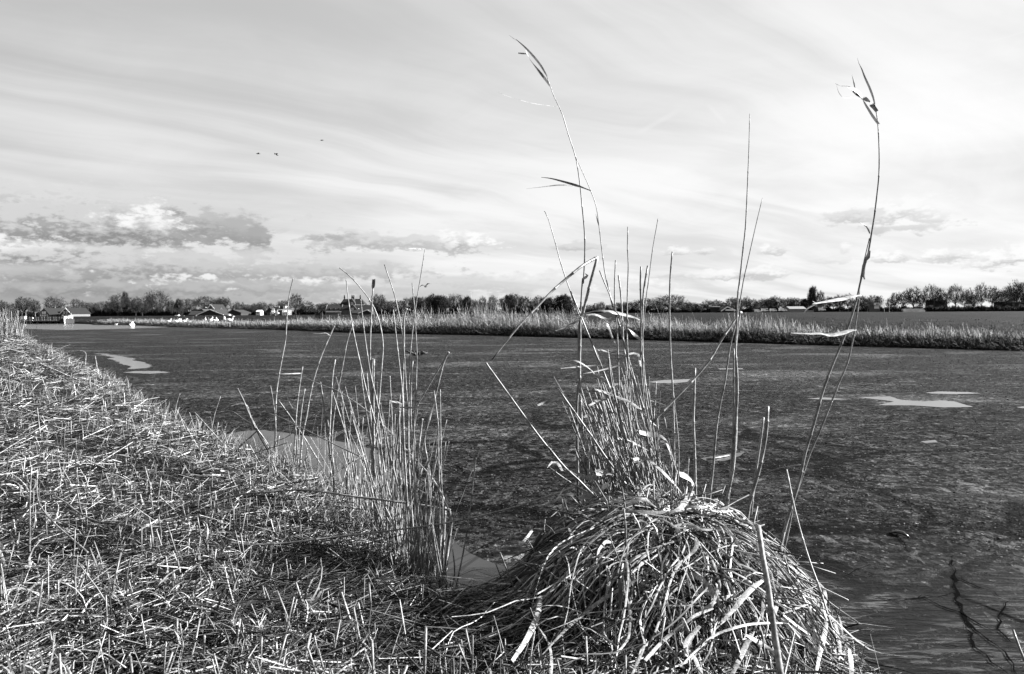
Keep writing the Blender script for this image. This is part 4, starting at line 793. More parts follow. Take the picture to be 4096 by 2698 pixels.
# ------------------------------------------------------------------ the tussock of broken reed
ts = empty('reed_tussock', (MC[0], MC[1], 0), 'big tussock of collapsed reed with broad dry leaves at the water edge', 'reed tussock')
TO = Vector((MC[0], MC[1], 0))
def drape(px, off=.05, off2=None): return [hit(x, y, off+(0 if off2 is None else (off2-off)*i/(len(px)-1)))-TO for i, (x, y) in enumerate(px)]
TL = [(M5([(920, 285), (1050, 292), (1200, 296), (1330, 296)]), 26, .12), (M5([(1330, 300), (1420, 260), (1480, 180), (1520, 130)]), 26, .13), (M5([(875, 235), (1000, 262), (1120, 310), (1200, 350)]), 14, .12), (M5([(1120, 300), (1300, 330), (1400, 350)]), 10, .12),
 (M5([(1110, 800), (1000, 870), (900, 925), (800, 985), (700, 1060), (600, 1140), (480, 1255), (335, 1412)]), 22, .06), (M5([(320, 960), (300, 1080), (270, 1170), (200, 1310), (95, 1465)]), 30, .06), (M5([(370, 435), (270, 425), (215, 490), (155, 560)]), 16, .12), (M5([(370, 500), (260, 505), (200, 560), (90, 560), (20, 570)]), 9, .12),
 (M5([(1400, 515), (1290, 550), (1200, 595), (1110, 660), (1040, 710), (1000, 790)]), 16, .07), (M5([(1320, 570), (1220, 640), (1120, 700), (1040, 770)]), 12, .07), (M5([(1570, 1100), (1480, 1150), (1400, 1205), (1300, 1290), (1220, 1370), (1140, 1460)]), 19, .07), (M5([(1570, 1190), (1510, 1260), (1475, 1330), (1460, 1425)]), 30, .07),
 (M5([(970, 800), (975, 900), (1005, 1000), (1022, 1110), (1018, 1230), (1000, 1300), (920, 1395), (840, 1400)]), 13, .08), (M5([(1200, 900), (1130, 1030), (1100, 1130), (1120, 1260), (1135, 1340), (1080, 1480), (1040, 1568)]), 13, .08), (M5([(1480, 480), (1430, 620), (1350, 720), (1250, 900), (1190, 1040), (1140, 1120)]), 9, .09),
 (M5([(1560, 520), (1530, 490), (1540, 560), (1480, 640), (1400, 720), (1350, 800)]), 14, .1), (M5([(1300, 880), (1150, 985), (1000, 1020)]), 7, .09), (M5([(840, 610), (930, 580), (985, 560), (1010, 460), (1030, 430)]), 16, .08), (M5([(640, 1060), (480, 1100), (380, 1130), (300, 1130)]), 8, .05), (M5([(1570, 1030), (1300, 1030), (1000, 1060), (750, 1080), (450, 1120)]), 9, .06),
 (M5([(630, 930), (500, 1000), (400, 1040), (310, 1110)]), 9, .06), (M5([(520, 530), (620, 590), (700, 560)]), 22, .08), (M5([(540, 420), (565, 480), (560, 540)]), 16, .1), (M5([(300, 1190), (380, 1320), (405, 1450), (400, 1568)]), 19, .05), (M5([(800, 420), (950, 430), (1100, 430), (1300, 470), (1480, 490)]), 11, .12), (M5([(610, 275), (700, 350), (760, 390), (900, 430)]), 9, .12),
 (M5([(1060, 380), (1110, 360), (1160, 390), (1130, 420)]), 13, .12), (M5([(1170, 380), (1250, 345), (1330, 380), (1400, 420), (1560, 400)]), 14, .12), (M5([(400, 330), (480, 270), (610, 262), (780, 275)]), 11, .14), (M4([(770, 600), (720, 650), (660, 700), (600, 770), (540, 850), (480, 905), (430, 945), (360, 980)]), 15, .5),
 (M6([(690, 830), (620, 880), (540, 960), (470, 1050), (370, 1155)]), 28, .1), (M6([(160, 490), (182, 520), (160, 590), (90, 650), (0, 720)]), 16, .1), (M6([(300, 1050), (150, 1110), (70, 1180), (0, 1240)]), 17, .08), (M6([(290, 1040), (330, 930), (350, 860), (310, 700), (270, 620)]), 17, .09), (M6([(195, 1195), (120, 1270), (85, 1340), (92, 1430)]), 25, .08),
 (M6([(845, 1165), (700, 1165), (560, 1180), (430, 1215), (300, 1270), (150, 1400), (40, 1510)]), 14, .08), (M6([(470, 280), (540, 330), (600, 390), (635, 480), (655, 600)]), 17, .1), (M6([(280, 280), (370, 290), (470, 280)]), 14, .12), (M6([(70, 250), (150, 255), (250, 265), (290, 290)]), 17, .12), (M6([(1125, 845), (1165, 890), (1182, 950), (1172, 1050), (1195, 1150)]), 20, .08),
 (M6([(1370, 1370), (1382, 1450), (1390, 1600)]), 26, .06), (M6([(1255, 1150), (1285, 1260), (1300, 1400)]), 19, .06), (M6([(1265, 1065), (1300, 1150), (1325, 1310)]), 11, .07), (M6([(1195, 1160), (1170, 1280), (1140, 1400), (1110, 1560)]), 26, .05), (M6([(830, 940), (780, 1100), (760, 1250)]), 20, .06), (M6([(700, 940), (690, 1050), (680, 1150)]), 16, .06), (M6([(600, 1250), (540, 1380), (450, 1568)]), 28, .06),
 (M6([(400, 830), (440, 960), (500, 1080), (560, 1200), (545, 1290)]), 11, .08), (M6([(80, 850), (180, 900), (320, 950), (440, 1000)]), 34, .07), (M6([(850, 1100), (950, 1180), (1060, 1260)]), 20, .06), (M6([(1060, 1010), (950, 1050), (850, 1090)]), 12, .08), (M6([(560, 1260), (680, 1330), (790, 1400)]), 26, .06), (M6([(210, 560), (280, 640), (330, 790)]), 16, .09), (M6([(500, 700), (600, 740), (690, 810)]), 17, .09), (M6([(0, 400), (100, 390), (200, 430), (290, 430)]), 20, .12), (M6([(0, 620), (160, 760), (220, 800)]), 13, .09)]
for i, (px, w_, off) in enumerate(TL):
    Pm = hit(*px[len(px)//2], off)
    MB().ribbon(smooth_line(drape(px, off+.05), .03), w_*.78*Pm.y/F_PX, hint=(random.gauss(.15, .25), -.55, .8), tip=random.choice([.2, .5, .8]), twist=random.gauss(0, .5)).build('leaf', M['leaf'], ts, True)
# the leaf with stems' shadows and other blades up in the thicket
for px, w_, Y in ((M4([(0, 537), (75, 510), (150, 485), (230, 470), (300, 463)]), 14, 4.3), (M4([(710, 485), (650, 480), (580, 490), (540, 515), (495, 540)]), 13, 4.4), (M4([(650, 160), (560, 152), (480, 155), (360, 168), (225, 180)]), 7, 4.4), (M4([(660, 295), (600, 255), (550, 225), (480, 165), (400, 118), (340, 105), (275, 116)]), 13, 4.4), (M4([(930, 118), (840, 140), (720, 170), (580, 205), (450, 230), (345, 257)]), 6, 4.3),
                  (M4([(550, 380), (650, 410), (750, 450), (900, 510), (1000, 590), (1080, 680), (1160, 745)]), 16, 4.3), (M4([(960, 790), (1080, 815), (1180, 830), (1240, 880), (1270, 960), (1300, 1040)]), 24, 4.3), (M4([(920, 1060), (1000, 1040), (1080, 1060), (1130, 1110), (1200, 1170), (1300, 1270), (1400, 1390)]), 18, 4.2), (M4([(770, 850), (900, 890), (1000, 935), (1080, 980)]), 14, 4.3), (M4([(1370, 1200), (1450, 1230), (1500, 1290), (1490, 1330)]), 30, 4.3), (M4([(640, 1170), (500, 1240), (350, 1180), (250, 1150)]), 24, 4.2), (M4([(240, 1170), (190, 1090), (140, 1085), (95, 1140)]), 14, 4.1), (M4([(780, 1470), (820, 1400), (880, 1385), (930, 1440)]), 18, 4.1), (M4([(390, 1430), (480, 1410), (600, 1340), (690, 1300)]), 28, 4.1), (M4([(870, 45), (930, 32), (970, 45), (985, 100), (995, 160)]), 12, 4.5), (M4([(580, 0), (680, 15), (780, 40), (880, 70), (970, 98)]), 13, 4.5), (M4([(1240, 540), (1160, 510), (1090, 490)]), 5, 4.3), (M4([(560, 1190), (650, 1180), (720, 1210)]), 30, 4.15), (M4([(440, 650), (480, 635), (545, 605)]), 9, 4.3), (M4([(0, 1505), (100, 1490), (180, 1450), (260, 1330)]), 12, 4.0),
                  (F4([(1785, 637), (1700, 590), (1600, 560), (1500, 535), (1400, 522), (1290, 514), (1150, 542), (950, 575)]), 16, 4.45), (F4([(1480, 600), (1400, 605), (1320, 570), (1250, 555), (1100, 575), (960, 600), (815, 613)]), 13, 4.45), (F4([(1130, 590), (1080, 625), (1020, 655), (950, 690), (850, 725)]), 15, 4.5), (F4([(1765, 825), (1700, 780), (1640, 720), (1560, 670), (1500, 640)]), 15, 4.45), (F4([(1490, 880), (1440, 770), (1400, 660), (1340, 605), (1270, 560), (1150, 580)]), 9, 4.45)):
    P = smooth_line([at(x, y, Y+.05*math.sin(i_*1.1))-TO for i_, (x, y) in enumerate(px)], .03)
    MB().ribbon(P, w_*1.1*Y/F_PX, hint=(random.gauss(.2, .25), -.6, .7), tip=random.choice([.15, .3, .6]), twist=random.gauss(0, .6)).build('leaf', M['leaf'], ts, True)
lm = MB(); sm_ = MB(); lc = MB()
def stool_xy(rho, a): return MC[0]+MR[0]*rho*math.cos(a), MC[1]+MR[1]*rho*math.sin(a)
def rho_of(x, y): return math.hypot((x-MC[0])/MR[0], (y-MC[1])/MR[1])
for i in range(70):
    x, y = random.gauss(.55, .26), random.gauss(3.98, .14); yaw = random.choice([random.gauss(0, .5), random.gauss(3.1, .5)]); L_ = random.uniform(.15, .42); off = random.uniform(.03, .10); cu = random.gauss(0, .25)
    pp_ = [(x+math.cos(yaw+cu*f)*L_*f, y+math.sin(yaw+cu*f)*L_*f, off+.05*math.sin(math.pi*f)-.05*f) for f in np.linspace(0, 1, 7)]; zz = ground([(p[0], p[1]) for p in pp_])[0]
    lc.ribbon(smooth_line([Vector((p[0], p[1], max(z, 0)+p[2]))-TO for p, z in zip(pp_, zz)], .04), random.uniform(.007, .017), hint=(random.gauss(.45, .3), random.gauss(-.4, .3), .7), tip=.2, twist=random.gauss(0, .7))
for i in range(2100):
    a = random.uniform(0, 2*math.pi); r0_ = min(abs(random.gauss(0, .48)), .95); x, y = stool_xy(r0_, a); yaw = a+random.gauss(-.15, .75); kind_ = random.random()
    L_ = random.uniform(.3, 1.0) if kind_ < .9 else random.uniform(.15, .45); n = 8; pts = []; off = random.uniform(.0, .09); arch = random.uniform(-.02, .12); crv = random.gauss(0, .10)
    for k_ in range(n):
        f = k_/(n-1); px_, py_ = x+math.cos(yaw)*L_*f, y+math.sin(yaw)*L_*f; yaw += crv*.5+random.gauss(0, .03)
        if k_ > 3 and rho_of(px_, py_) > (1.03 if px_ > MC[0] or py_ > 3.75 else 1.6): break
        pts.append((px_, py_, off*(1-.5*f)+arch*math.sin(math.pi*f)))
    zz = np.maximum(ground([(p[0], p[1]) for p in pts])[0], .0)
    pts = [Vector((p[0], p[1], z+p[2]))-TO for p, z in zip(pts, zz)]
    lm.ribbon(smooth_line(pts, .07), random.uniform(.003, .008) if kind_ < .93 else random.uniform(.010, .020), hint=(random.gauss(0, .6), random.gauss(-.3, .6), .7), tip=random.choice([.1, .3, .7]), twist=random.gauss(0, .8))
for i in range(480):
    a = random.uniform(0, 2*math.pi); x, y = stool_xy(math.sqrt(random.random())*1.0, a); yaw = a+random.gauss(0, 1.1); rho_ = rho_of(x, y); L_ = random.uniform(.15, .55)*(1.15-.7*min(rho_, 1)); el_ = random.choice([random.gauss(-.2, .25), random.gauss(-.2, .25), random.gauss(1.0, .35)])
    if el_ > .5: L_ *= .5
    p0 = Vector((x, y, max(gz(x, y), 0)+random.uniform(-.01, .09))); dv = Vector((math.cos(yaw)*math.cos(el_), math.sin(yaw)*math.cos(el_), math.sin(el_)))
    p2 = p0+dv*L_
    if rho_of(p2.x, p2.y) > 1.05 and (p2.x > MC[0] or p2.y > 3.75): continue
    p2.z = max(p2.z, max(gz(p2.x, p2.y), 0)+.01); p1 = p0.lerp(p2, .5)+Vector((random.gauss(0, .012), random.gauss(0, .012), random.uniform(0, .03)))
    stem_mesh(sm_, [p0-TO, p1-TO, p2-TO], random.uniform(.0025, .006), random.uniform(.0018, .004), .15, 5, .2)
tag(lc.build('crest_leaves', M['leaf'], ts, True), kind='stuff'); tag(lm.build('leaf_mass', M['mass'], ts, True), kind='stuff'); tag(sm_.build('stem_mass', M['mass'], ts, True), kind='stuff')
o = reed('long dark leaf blade reaching right across the tall stems', R7([(-60, 1395), (60, 1365), (170, 1340), (330, 1290), (480, 1240), (600, 1185), (690, 1165), (820, 1145)]), 3.6, 3.7, 8, 3, cat='reed leaf', name='dry_leaf'); o.data.materials[0] = M['darkstick']
# ------------------------------------------------------------------ trees
def make_tree(kind, seed):
    rg = random.Random(seed); tr = MB(); cr = MB()
    sp = dict(round=(.44, .20, .42), wide=(.58, .20, .39), poplar=(.15, .10, .46), fan=(.42, .26, .37), bush=(.62, .04, .5), dome=(.5, .14, .44))[kind]
    rx, fork, rz = sp; top = 1.0; cz = 1-rz; lean = rg.uniform(-.04, .04)
    tr.tube([(0, 0, -.03), (lean*.3, 0, fork*.6), (lean, .01, fork+.04), (lean*1.2, 0, cz)], [.028, .021, .018, .008] if kind != 'bush' else [.02, .014, .01, .006], 6)
    limbs = []
    nl = {'poplar': 16, 'bush': 22, 'fan': 11, 'wide': 17, 'round': 14, 'dome': 15}[kind]
    for i in range(nl):
        a = 2*math.pi*i/nl*2.4+rg.uniform(-.4, .4); e = rg.uniform(.1, 1) if kind != 'poplar' else 1
        z0 = fork*rg.uniform(.75, 1.5) if kind not in ('poplar',) else rg.uniform(.1, .7)
        rr = rx*math.sqrt(rg.random())*.85; end = Vector((math.cos(a)*rr, math.sin(a)*rr, min(.97, cz+rz*.9*math.sqrt(max(0, 1-(rr/rx)**2))*rg.uniform(.3, 1) if kind != 'poplar' else z0+rg.uniform(.2, .45))))
        st = Vector((lean*min(1, z0/fork if fork else 1), 0, min(z0, cz))); md = st.lerp(end, .45)+Vector((end.x*.16, end.y*.16, -.02))
        limbs.append(smooth_line([st, md, end], .06)); tr.tube(limbs[-1], list(np.linspace(.011, .003, len(limbs[-1]))), 4, False)
    nt = {'fan': 330, 'poplar': 400, 'bush': 760}.get(kind, 520)
    for i in range(nt):
        u, v = rg.uniform(-1, 1), rg.uniform(0, 2*math.pi); q = rg.uniform(.25, 1)**.45; s = math.sqrt(1-u*u)
        lump = 1+.16*math.sin(3*v+seed)*s+.13*math.sin(5*v+2.1*seed+4*u)
        p = Vector((rx*s*math.cos(v)*q*lump, rx*s*math.sin(v)*q*lump, cz+rz*u*q*min(lump, 1.02)))
        if p.z < fork*.6: p.z = fork*.6+rg.uniform(0, .15)
        b = min((l_[rg.randrange(len(l_)//3, len(l_))] for l_ in rg.sample(limbs, min(5, len(limbs)))), key=lambda c: (c-p).length)
        if rg.random() < .5 and (b-p).length < .35: cr.bar(b, p, .0055, .0055)
        out = (p-Vector((0, 0, fork))).normalized()
        for k in range(8):
            d = (out*.7+Vector((rg.gauss(0, .55), rg.gauss(0, .55), rg.gauss(.35, .4)))).normalized()*rg.uniform(.04, .14)
            if kind == 'poplar': d = Vector((d.x*.5, d.y*.5, abs(d.z)+.05))
            sd_ = d.cross(Vector((rg.gauss(0, 1), rg.gauss(0, 1), .2))).normalized()*rg.uniform(.0022, .0042)
            n = len(cr.v); s0 = p+Vector((rg.gauss(0, .012), rg.gauss(0, .012), rg.gauss(0, .012)))
            cr.v += [tuple(s0-sd_), tuple(s0+sd_), tuple(s0+d)]; cr.f.append((n, n+1, n+2))
    e = bpy.data.objects.new('bare_tree', None); COL.objects.link(e)
    tr.build('trunk', M['bark'], e); cr.build('crown', M['twig'], e); return e
PROTO = {k: [make_tree(k, s+i*7) for i in range(n)] for s, (k, n) in enumerate((('round', 3), ('wide', 2), ('poplar', 2), ('fan', 2), ('bush', 2), ('dome', 2)))}
USED = set()
def tree(x, top, wd, kind, dist, label, group):
    """x, top, wd in the 2380-wide overview's pixels"""
    pr = random.choice(PROTO[kind]); o = pr if pr.name not in USED else copy_tree(pr); USED.add(pr.name)
    p = at(x*SD, top*SD, dist); base = .35; hh = (p.z-base)*(random.uniform(.82, 1.08) if group else 1)
    rx = dict(round=.44, wide=.58, poplar=.15, fan=.42, bush=.62, dome=.5)[kind]
    ww = wd*SD*dist/F_PX/2/rx*(1.22 if group else 1.0)*random.uniform(.9, 1.15); o.location = (p.x, dist, base); o.scale = (ww, ww, hh); o.rotation_euler = (0, 0, random.uniform(0, 6.28)); tag(o, label, 'tree', group)
def grove(label, group, dist, items):
    for x, top, wd, kind in items:
        if kind in ('round', 'dome') and random.random() < .38: kind = random.choice(['fan', 'fan', 'fan', 'poplar'])
        tree(x, top, wd, kind, dist*random.uniform(.96, 1.05), label, group)
tree(125.6, 689.6, 50, 'wide', 520, 'broad domed bare tree rising behind the two gabled houses by the bridge', None)
tree(54.7, 690.4, 38, 'round', 520, 'dark round-topped bare tree left of the two gabled houses', None)
tree(364, 675.9, 66, 'bush', 560, 'largest spreading bare tree between the bridge and the farm', None)
tree(687, 682.7, 33, 'fan', 560, 'open fan-shaped bare tree beside the white-balconied house', None)
tree(1889, 666.4, 20, 'poplar', 560, 'narrow poplar standing high above the far treeline', None)
tree(1908, 676.5, 17, 'round', 560, 'small rounded tree leaning on the narrow poplar', None)
tree(290.5, 679.3, 15, 'poplar', 560, 'slender poplar poking out of the trees right of the houses', None)
tree(1121, 689.2, 20, 'fan', 600, 'small separate bare tree left of the stalk snapped at the horizon', None)
tree(1144.5, 687.6, 22, 'round', 600, 'second small separate bare tree, nearest the snapped stalk', None)
tree(2162.5, 662.4, 44, 'wide', 480, 'flat-topped bare tree behind the low pale tunnel, widest there', None)
tree(2330.6, 671.3, 48, 'dome', 470, 'dense dark dome-shaped tree near the right edge', None)
tree(2281, 659.4, 34, 'fan', 480, 'tall forked bare tree left of the dark dome tree', None)
tree(610, 701.5, 25, 'dome', 540, 'dark rounded tree left of the white-balconied house', None)
grove('bare tree behind the bridge and canal-side houses', 'trees behind the bridge', 540, [(80, 699.8, 22, 'round'), (3, 700, 26, 'round'), (25, 706, 24, 'bush')])
grove('bare tree in the row between the bridge houses and the farm', 'trees between bridge and farm', 550, [(177, 695.6, 22, 'poplar' if 0 else 'round'), (197, 694.7, 17, 'round'), (237, 696.4, 42, 'bush'), (213, 705, 36, 'bush'), (262, 700, 30, 'round'), (273, 685.3, 28, 'round'), (314.5, 687, 26, 'round'), (300, 699, 30, 'bush'), (330, 695, 30, 'round'), (398, 697, 20, 'round'), (345, 690, 30, 'round')])
grove('bare tree in the row behind the farm barns', 'trees behind the farm', 580, [(415, 695.5, 14, 'poplar'), (439, 693.8, 36, 'dome'), (475, 687.8, 38, 'round'), (505, 694, 30, 'dome'), (514, 685.3, 28, 'round'), (528, 688.7, 15, 'round'), (553.7, 697.2, 28, 'dome'), (579, 704, 32, 'round'), (596, 706, 24, 'round')])
grove('bare tree between the white-balconied house and the manor', 'trees beside the manor', 590, [(630.6, 704, 16, 'fan'), (659.6, 700.6, 28, 'round'), (714, 693.8, 26, 'fan'), (738, 703, 38, 'dome'), (757, 704, 36, 'dome'), (775, 703, 40, 'dome'), (795, 704, 36, 'dome'), (700, 706, 30, 'bush'), (857, 706, 16, 'fan'), (870, 700, 20, 'round')])
grove('bare tree in the wood behind the tall far reeds', 'wood behind the far reeds', 600, [(879, 687, 30, 'round'), (895, 694, 26, 'round'), (910, 693, 28, 'dome'), (928, 696, 28, 'round'), (949, 693, 30, 'dome'), (966, 692, 26, 'round'), (984, 683.3, 32, 'round'), (1000, 685, 28, 'round'), (1014, 684.3, 38, 'dome'), (1035, 687, 30, 'round'), (1055, 684.3, 42, 'dome'), (1072, 690, 24, 'round'), (1086, 688, 18, 'poplar'), (1098, 694, 20, 'round'), (1110, 700, 24, 'bush'), (1130, 704, 26, 'bush')])
grove('bare tree in the wood behind the hanging snapped stalk', 'wood behind the snapped stalk', 590, [(1170, 686, 28, 'fan'), (1185, 688, 26, 'round'), (1198, 684.8, 32, 'round'), (1220, 687, 28, 'round'), (1237, 692, 26, 'fan'), (1253, 690.3, 30, 'dome'), (1270, 688, 26, 'round'), (1286, 686, 30, 'fan'), (1310, 688, 28, 'round'), (1326, 697, 22, 'round')])
grove('small bare tree on the low far horizon behind the thicket', 'small trees behind the thicket', 620, [(1350, 710, 18, 'dome'), (1368, 706.8, 17, 'dome'), (1385, 704.6, 17, 'round'), (1398, 701.3, 15, 'round'), (1415, 708, 20, 'dome'), (1436, 699, 18, 'round'), (1464, 698, 34, 'dome'), (1450, 704, 24, 'round'), (1484, 700, 26, 'round')])
grove('domed bare tree of the pair behind the lone upright reed', 'pair of domed trees', 600, [(1506, 688, 50, 'wide'), (1559, 687.5, 56, 'wide')])
grove('bare tree in the row behind the low white-roofed sheds', 'trees behind the sheds', 600, [(1532, 704, 42, 'dome'), (1590, 700, 30, 'round'), (1608, 700, 30, 'round'), (1628, 704, 26, 'round'), (1643, 699, 20, 'fan'), (1664.6, 696, 26, 'round'), (1682, 700, 22, 'round'), (1700, 692, 26, 'round'), (1714, 694, 22, 'fan'), (1723, 692, 24, 'fan'), (1735, 692, 20, 'fan'), (1748.6, 694, 24, 'round'), (1762, 698, 24, 'dome'), (1776, 694, 32, 'dome'), (1790, 694, 26, 'round'), (1803, 688, 30, 'round'), (1826.7, 689.2, 28, 'round'), (1840, 694, 24, 'dome'), (1852, 691, 28, 'round'), (1873.6, 696, 22, 'round')])
grove('bare tree in the row between the poplar and the dark house', 'trees right of the poplar', 590, [(1900, 700, 28, 'dome'), (1924, 690, 26, 'round'), (1936, 688, 24, 'round'), (1951.7, 687, 22, 'round'), (1971, 684.3, 22, 'fan'), (1988, 692, 24, 'round'), (2004, 688, 24, 'round'), (2016, 687.4, 24, 'round'), (2030, 687, 24, 'fan'), (2043, 689, 17, 'fan')])
grove('tall bare park tree along the right end of the skyline', 'park trees on the right', 490, [(2070, 693, 22, 'fan'), (2081, 678, 20, 'fan'), (2101, 668.7, 27, 'fan'), (2123, 667, 34, 'round'), (2140, 680, 22, 'fan'), (2184.5, 673, 22, 'fan'), (2196, 674, 22, 'fan'), (2222, 666, 34, 'fan'), (2242, 673, 20, 'fan'), (2252.5, 668, 18, 'fan'), (2263, 681.5, 18, 'round'), (2307, 662.8, 24, 'fan'), (2363, 657.7, 36, 'fan'), (2376, 657.7, 28, 'fan'), (2345, 668, 26, 'fan'), (2398, 664, 34, 'round')])
for k, l_ in PROTO.items():
    for pr in l_:
        if pr.name not in USED:
            for ch in list(pr.children): bpy.data.objects.remove(ch)
            bpy.data.objects.remove(pr)
# undergrowth at the trees' feet
parts = []
for x0, x1, dist, top in ((-40, 130, 515, 722), (130, 420, 545, 714), (420, 640, 575, 714), (640, 870, 580, 716), (870, 1340, 590, 711), (1340, 1560, 600, 712), (1560, 1900, 590, 711), (1900, 2060, 580, 711), (2060, 2440, 465, 709)):
    n = int((x1-x0)*44); X = RNG.uniform(x0, x1, n); t_ = (X-x0)/(x1-x0)
    a = np.array([list(at(x*SD, 1230, dist)) for x in X]); topz = (at((x0+x1)/2*SD, top*SD, dist).z-.35)
    Y = dist+RNG.uniform(-4, 4, n); A = np.column_stack([a[:, 0], Y, np.full(n, .2)])
    H = topz*np.clip(.68+.26*np.sin(X*.21)+.2*np.sin(X*.53+1), .35, 1.2)*RNG.uniform(.3, 1, n)
    B = A+np.column_stack([RNG.normal(0, .8, n), RNG.normal(0, .8, n), H]); parts.append(rods(A, B, .26, .05))
tag(np_mesh('undergrowth', *cat_mesh(parts), M['under']), 'dark leafless undergrowth along the foot of the far treeline', 'undergrowth', kind='stuff')

# ------------------------------------------------------------------ buildings (each seen through the overview's pixels, built at its own distance)
class Site:
    def __init__(s, K, dist, depth_of=None): s.K, s.d = K, dist
    def X(s, cx, dy=0): return s.K([(cx, 0)])[0][0] and at(*s.K([(cx, 500)])[0], s.d).x
    def Z(s, cy, cx=800): return at(*s.K([(cx, cy)])[0], s.d).z
def house(name, label, loc, cat='house', group=None): return empty(name, loc, label, cat, group)
GZ = .3
def window(o, x, z, w_, h_, y, bright=False, cross=True):
    f = MB(); b = .16*w_
    f.box(x-w_/2, x+w_/2, y-.06, y+.05, z-h_/2, z-h_/2+b).box(x-w_/2, x+w_/2, y-.06, y+.05, z+h_/2-b, z+h_/2).box(x-w_/2, x-w_/2+b, y-.06, y+.05, z-h_/2+b, z+h_/2-b).box(x+w_/2-b, x+w_/2, y-.06, y+.05, z-h_/2+b, z+h_/2-b)
    if cross: f.box(x-.05*w_, x+.05*w_, y-.05, y+.04, z-h_/2+b, z+h_/2-b)
    wo = f.build('window', M['white'], o)
    MB().box(x-w_/2+b*.9, x+w_/2-b*.9, y-.01, y+.03, z-h_/2+b*.9, z+h_/2-b*.9).build('pane', M['white'] if bright else M['glass'], wo); return wo
def gable_y(o, x0, x1, y0, y1, z0, ze, zr, wall, roof, barge=None, over=.35, xr=None):
    """ridge runs away from the viewer; gable wall faces -y"""
    xr = (x0+x1)/2 if xr is None else xr
    MB().prism([(x0, z0), (x1, z0), (x1, ze), (xr, zr), (x0, ze)], y0, y1).build('wall', wall, o)
    rb = MB(); th = .22
    for xa in (x0, x1):
        sx_ = -1 if xa == x0 else 1; dz_ = (zr-ze)/abs(xr-xa)*over
        rb.prism([(xa+sx_*over, ze-dz_+.03), (xr, zr+.03), (xr, zr+th+.03), (xa+sx_*over, ze-dz_+th+.03)], y0-.2, y1+.2)
    r_ = rb.build('roof', roof, o)
    if barge:
        bb = MB()
        for xa in (x0, x1):
            sx_ = -1 if xa == x0 else 1; dz_ = (zr-ze)/abs(xr-xa)*over
            bb.prism([(xa+sx_*over, ze-dz_-.35*barge), (xr, zr-.35*barge), (xr, zr+th+.06), (xa+sx_*over, ze-dz_+th+.06)], y0-.34, y0-.21)
        bb.build('bargeboard', M['white'], o)
    return r_
def gable_x(o, x0, x1, y0, y1, z0, ze, zr, wall, roof, over=.4, gutter=None):
    """ridge runs across the view"""
    ym = (y0+y1)/2
    MB().prism([(y0, z0), (y1, z0), (y1, ze), (ym, zr), (y0, ze)], x0, x1, 'x').build('wall', wall, o)
    rb = MB(); th = .22; dz_ = (zr-ze)/(ym-y0)*over
    rb.prism([(y0-over, ze-dz_+.03), (ym, zr+.03), (ym, zr+th), (y0-over, ze-dz_+th)], x0-.2, x1+.2, 'x').prism([(y1+over, ze-dz_+.03), (ym, zr+.03), (ym, zr+th), (y1+over, ze-dz_+th)], x0-.2, x1+.2, 'x')
    r_ = rb.build('roof', roof, o)
    if gutter: MB().box(x0-.1, x1+.1, y0-over-.28, y0-over-.03, ze-dz_-gutter, ze-dz_+.12).build('gutter', M['white'], o)
    return r_
def chimney(r_, x, y, z0, z1, w_=.9, pot=True):
    b = MB().box(x-w_/2, x+w_/2, y-w_/2, y+w_/2, z0, z1).box(x-w_*.62, x+w_*.62, y-w_*.62, y+w_*.62, z1, z1+.25)
    if pot: b.box(x-w_*.25, x+w_*.25, y-w_*.25, y+w_*.25, z1+.25, z1+.75).box(x-w_*.4, x+w_*.4, y-w_*.4, y+w_*.4, z1+.75, z1+1.15)
    b.build('chimney', M['brick'], r_)

# two gabled houses beyond the bridge
s = Site(F1, 450); ox = s.X(595); o = house('gabled_house', 'plain dark-roofed gabled house behind the bridge railing', (ox, 450, 0))
r_ = gable_y(o, s.X(522)-ox, s.X(668)-ox, 0, 14, GZ, s.Z(700), s.Z(628), M['brick'], M['roof'], None, .5)
for cx, cy in ((575, 685), (611, 685)): window(o, s.X(cx)-ox, s.Z(cy), 1.2, 1.4, -.05, True)
for cx in (540, 575, 610, 645): window(o, s.X(cx)-ox, s.Z(722), .9, .9, -.05, cx != 645)
chimney(r_, s.X(540)-ox, 10, s.Z(665), s.Z(632)); o.rotation_euler = (0, 0, R(-14))
ox = s.X(888); o = house('gabled_house', 'gabled house with bright white bargeboards behind the bridge', (ox, 450, 0))
r_ = gable_y(o, s.X(815)-ox, s.X(962)-ox, 0, 16, GZ, s.Z(690), s.Z(626), M['brick'], M['roof'], .9, .6)
for cx, cy in ((865, 685), (908, 680)): window(o, s.X(cx)-ox, s.Z(cy), 1.0, 1.3, -.05)
for cx in (850, 900, 940): window(o, s.X(cx)-ox, s.Z(725), 1.2, .8, -.05, True)
chimney(r_, s.X(835)-ox, 8, s.Z(650), s.Z(628), .7, False); chimney(r_, s.X(815)-ox, 14, s.Z(660), s.Z(630), .7, False)
MB().box(s.X(728)-ox, s.X(760)-ox, 6, 9, GZ, s.Z(640)).build('annex', M['darkwall'], o); o.rotation_euler = (0, 0, R(-10))

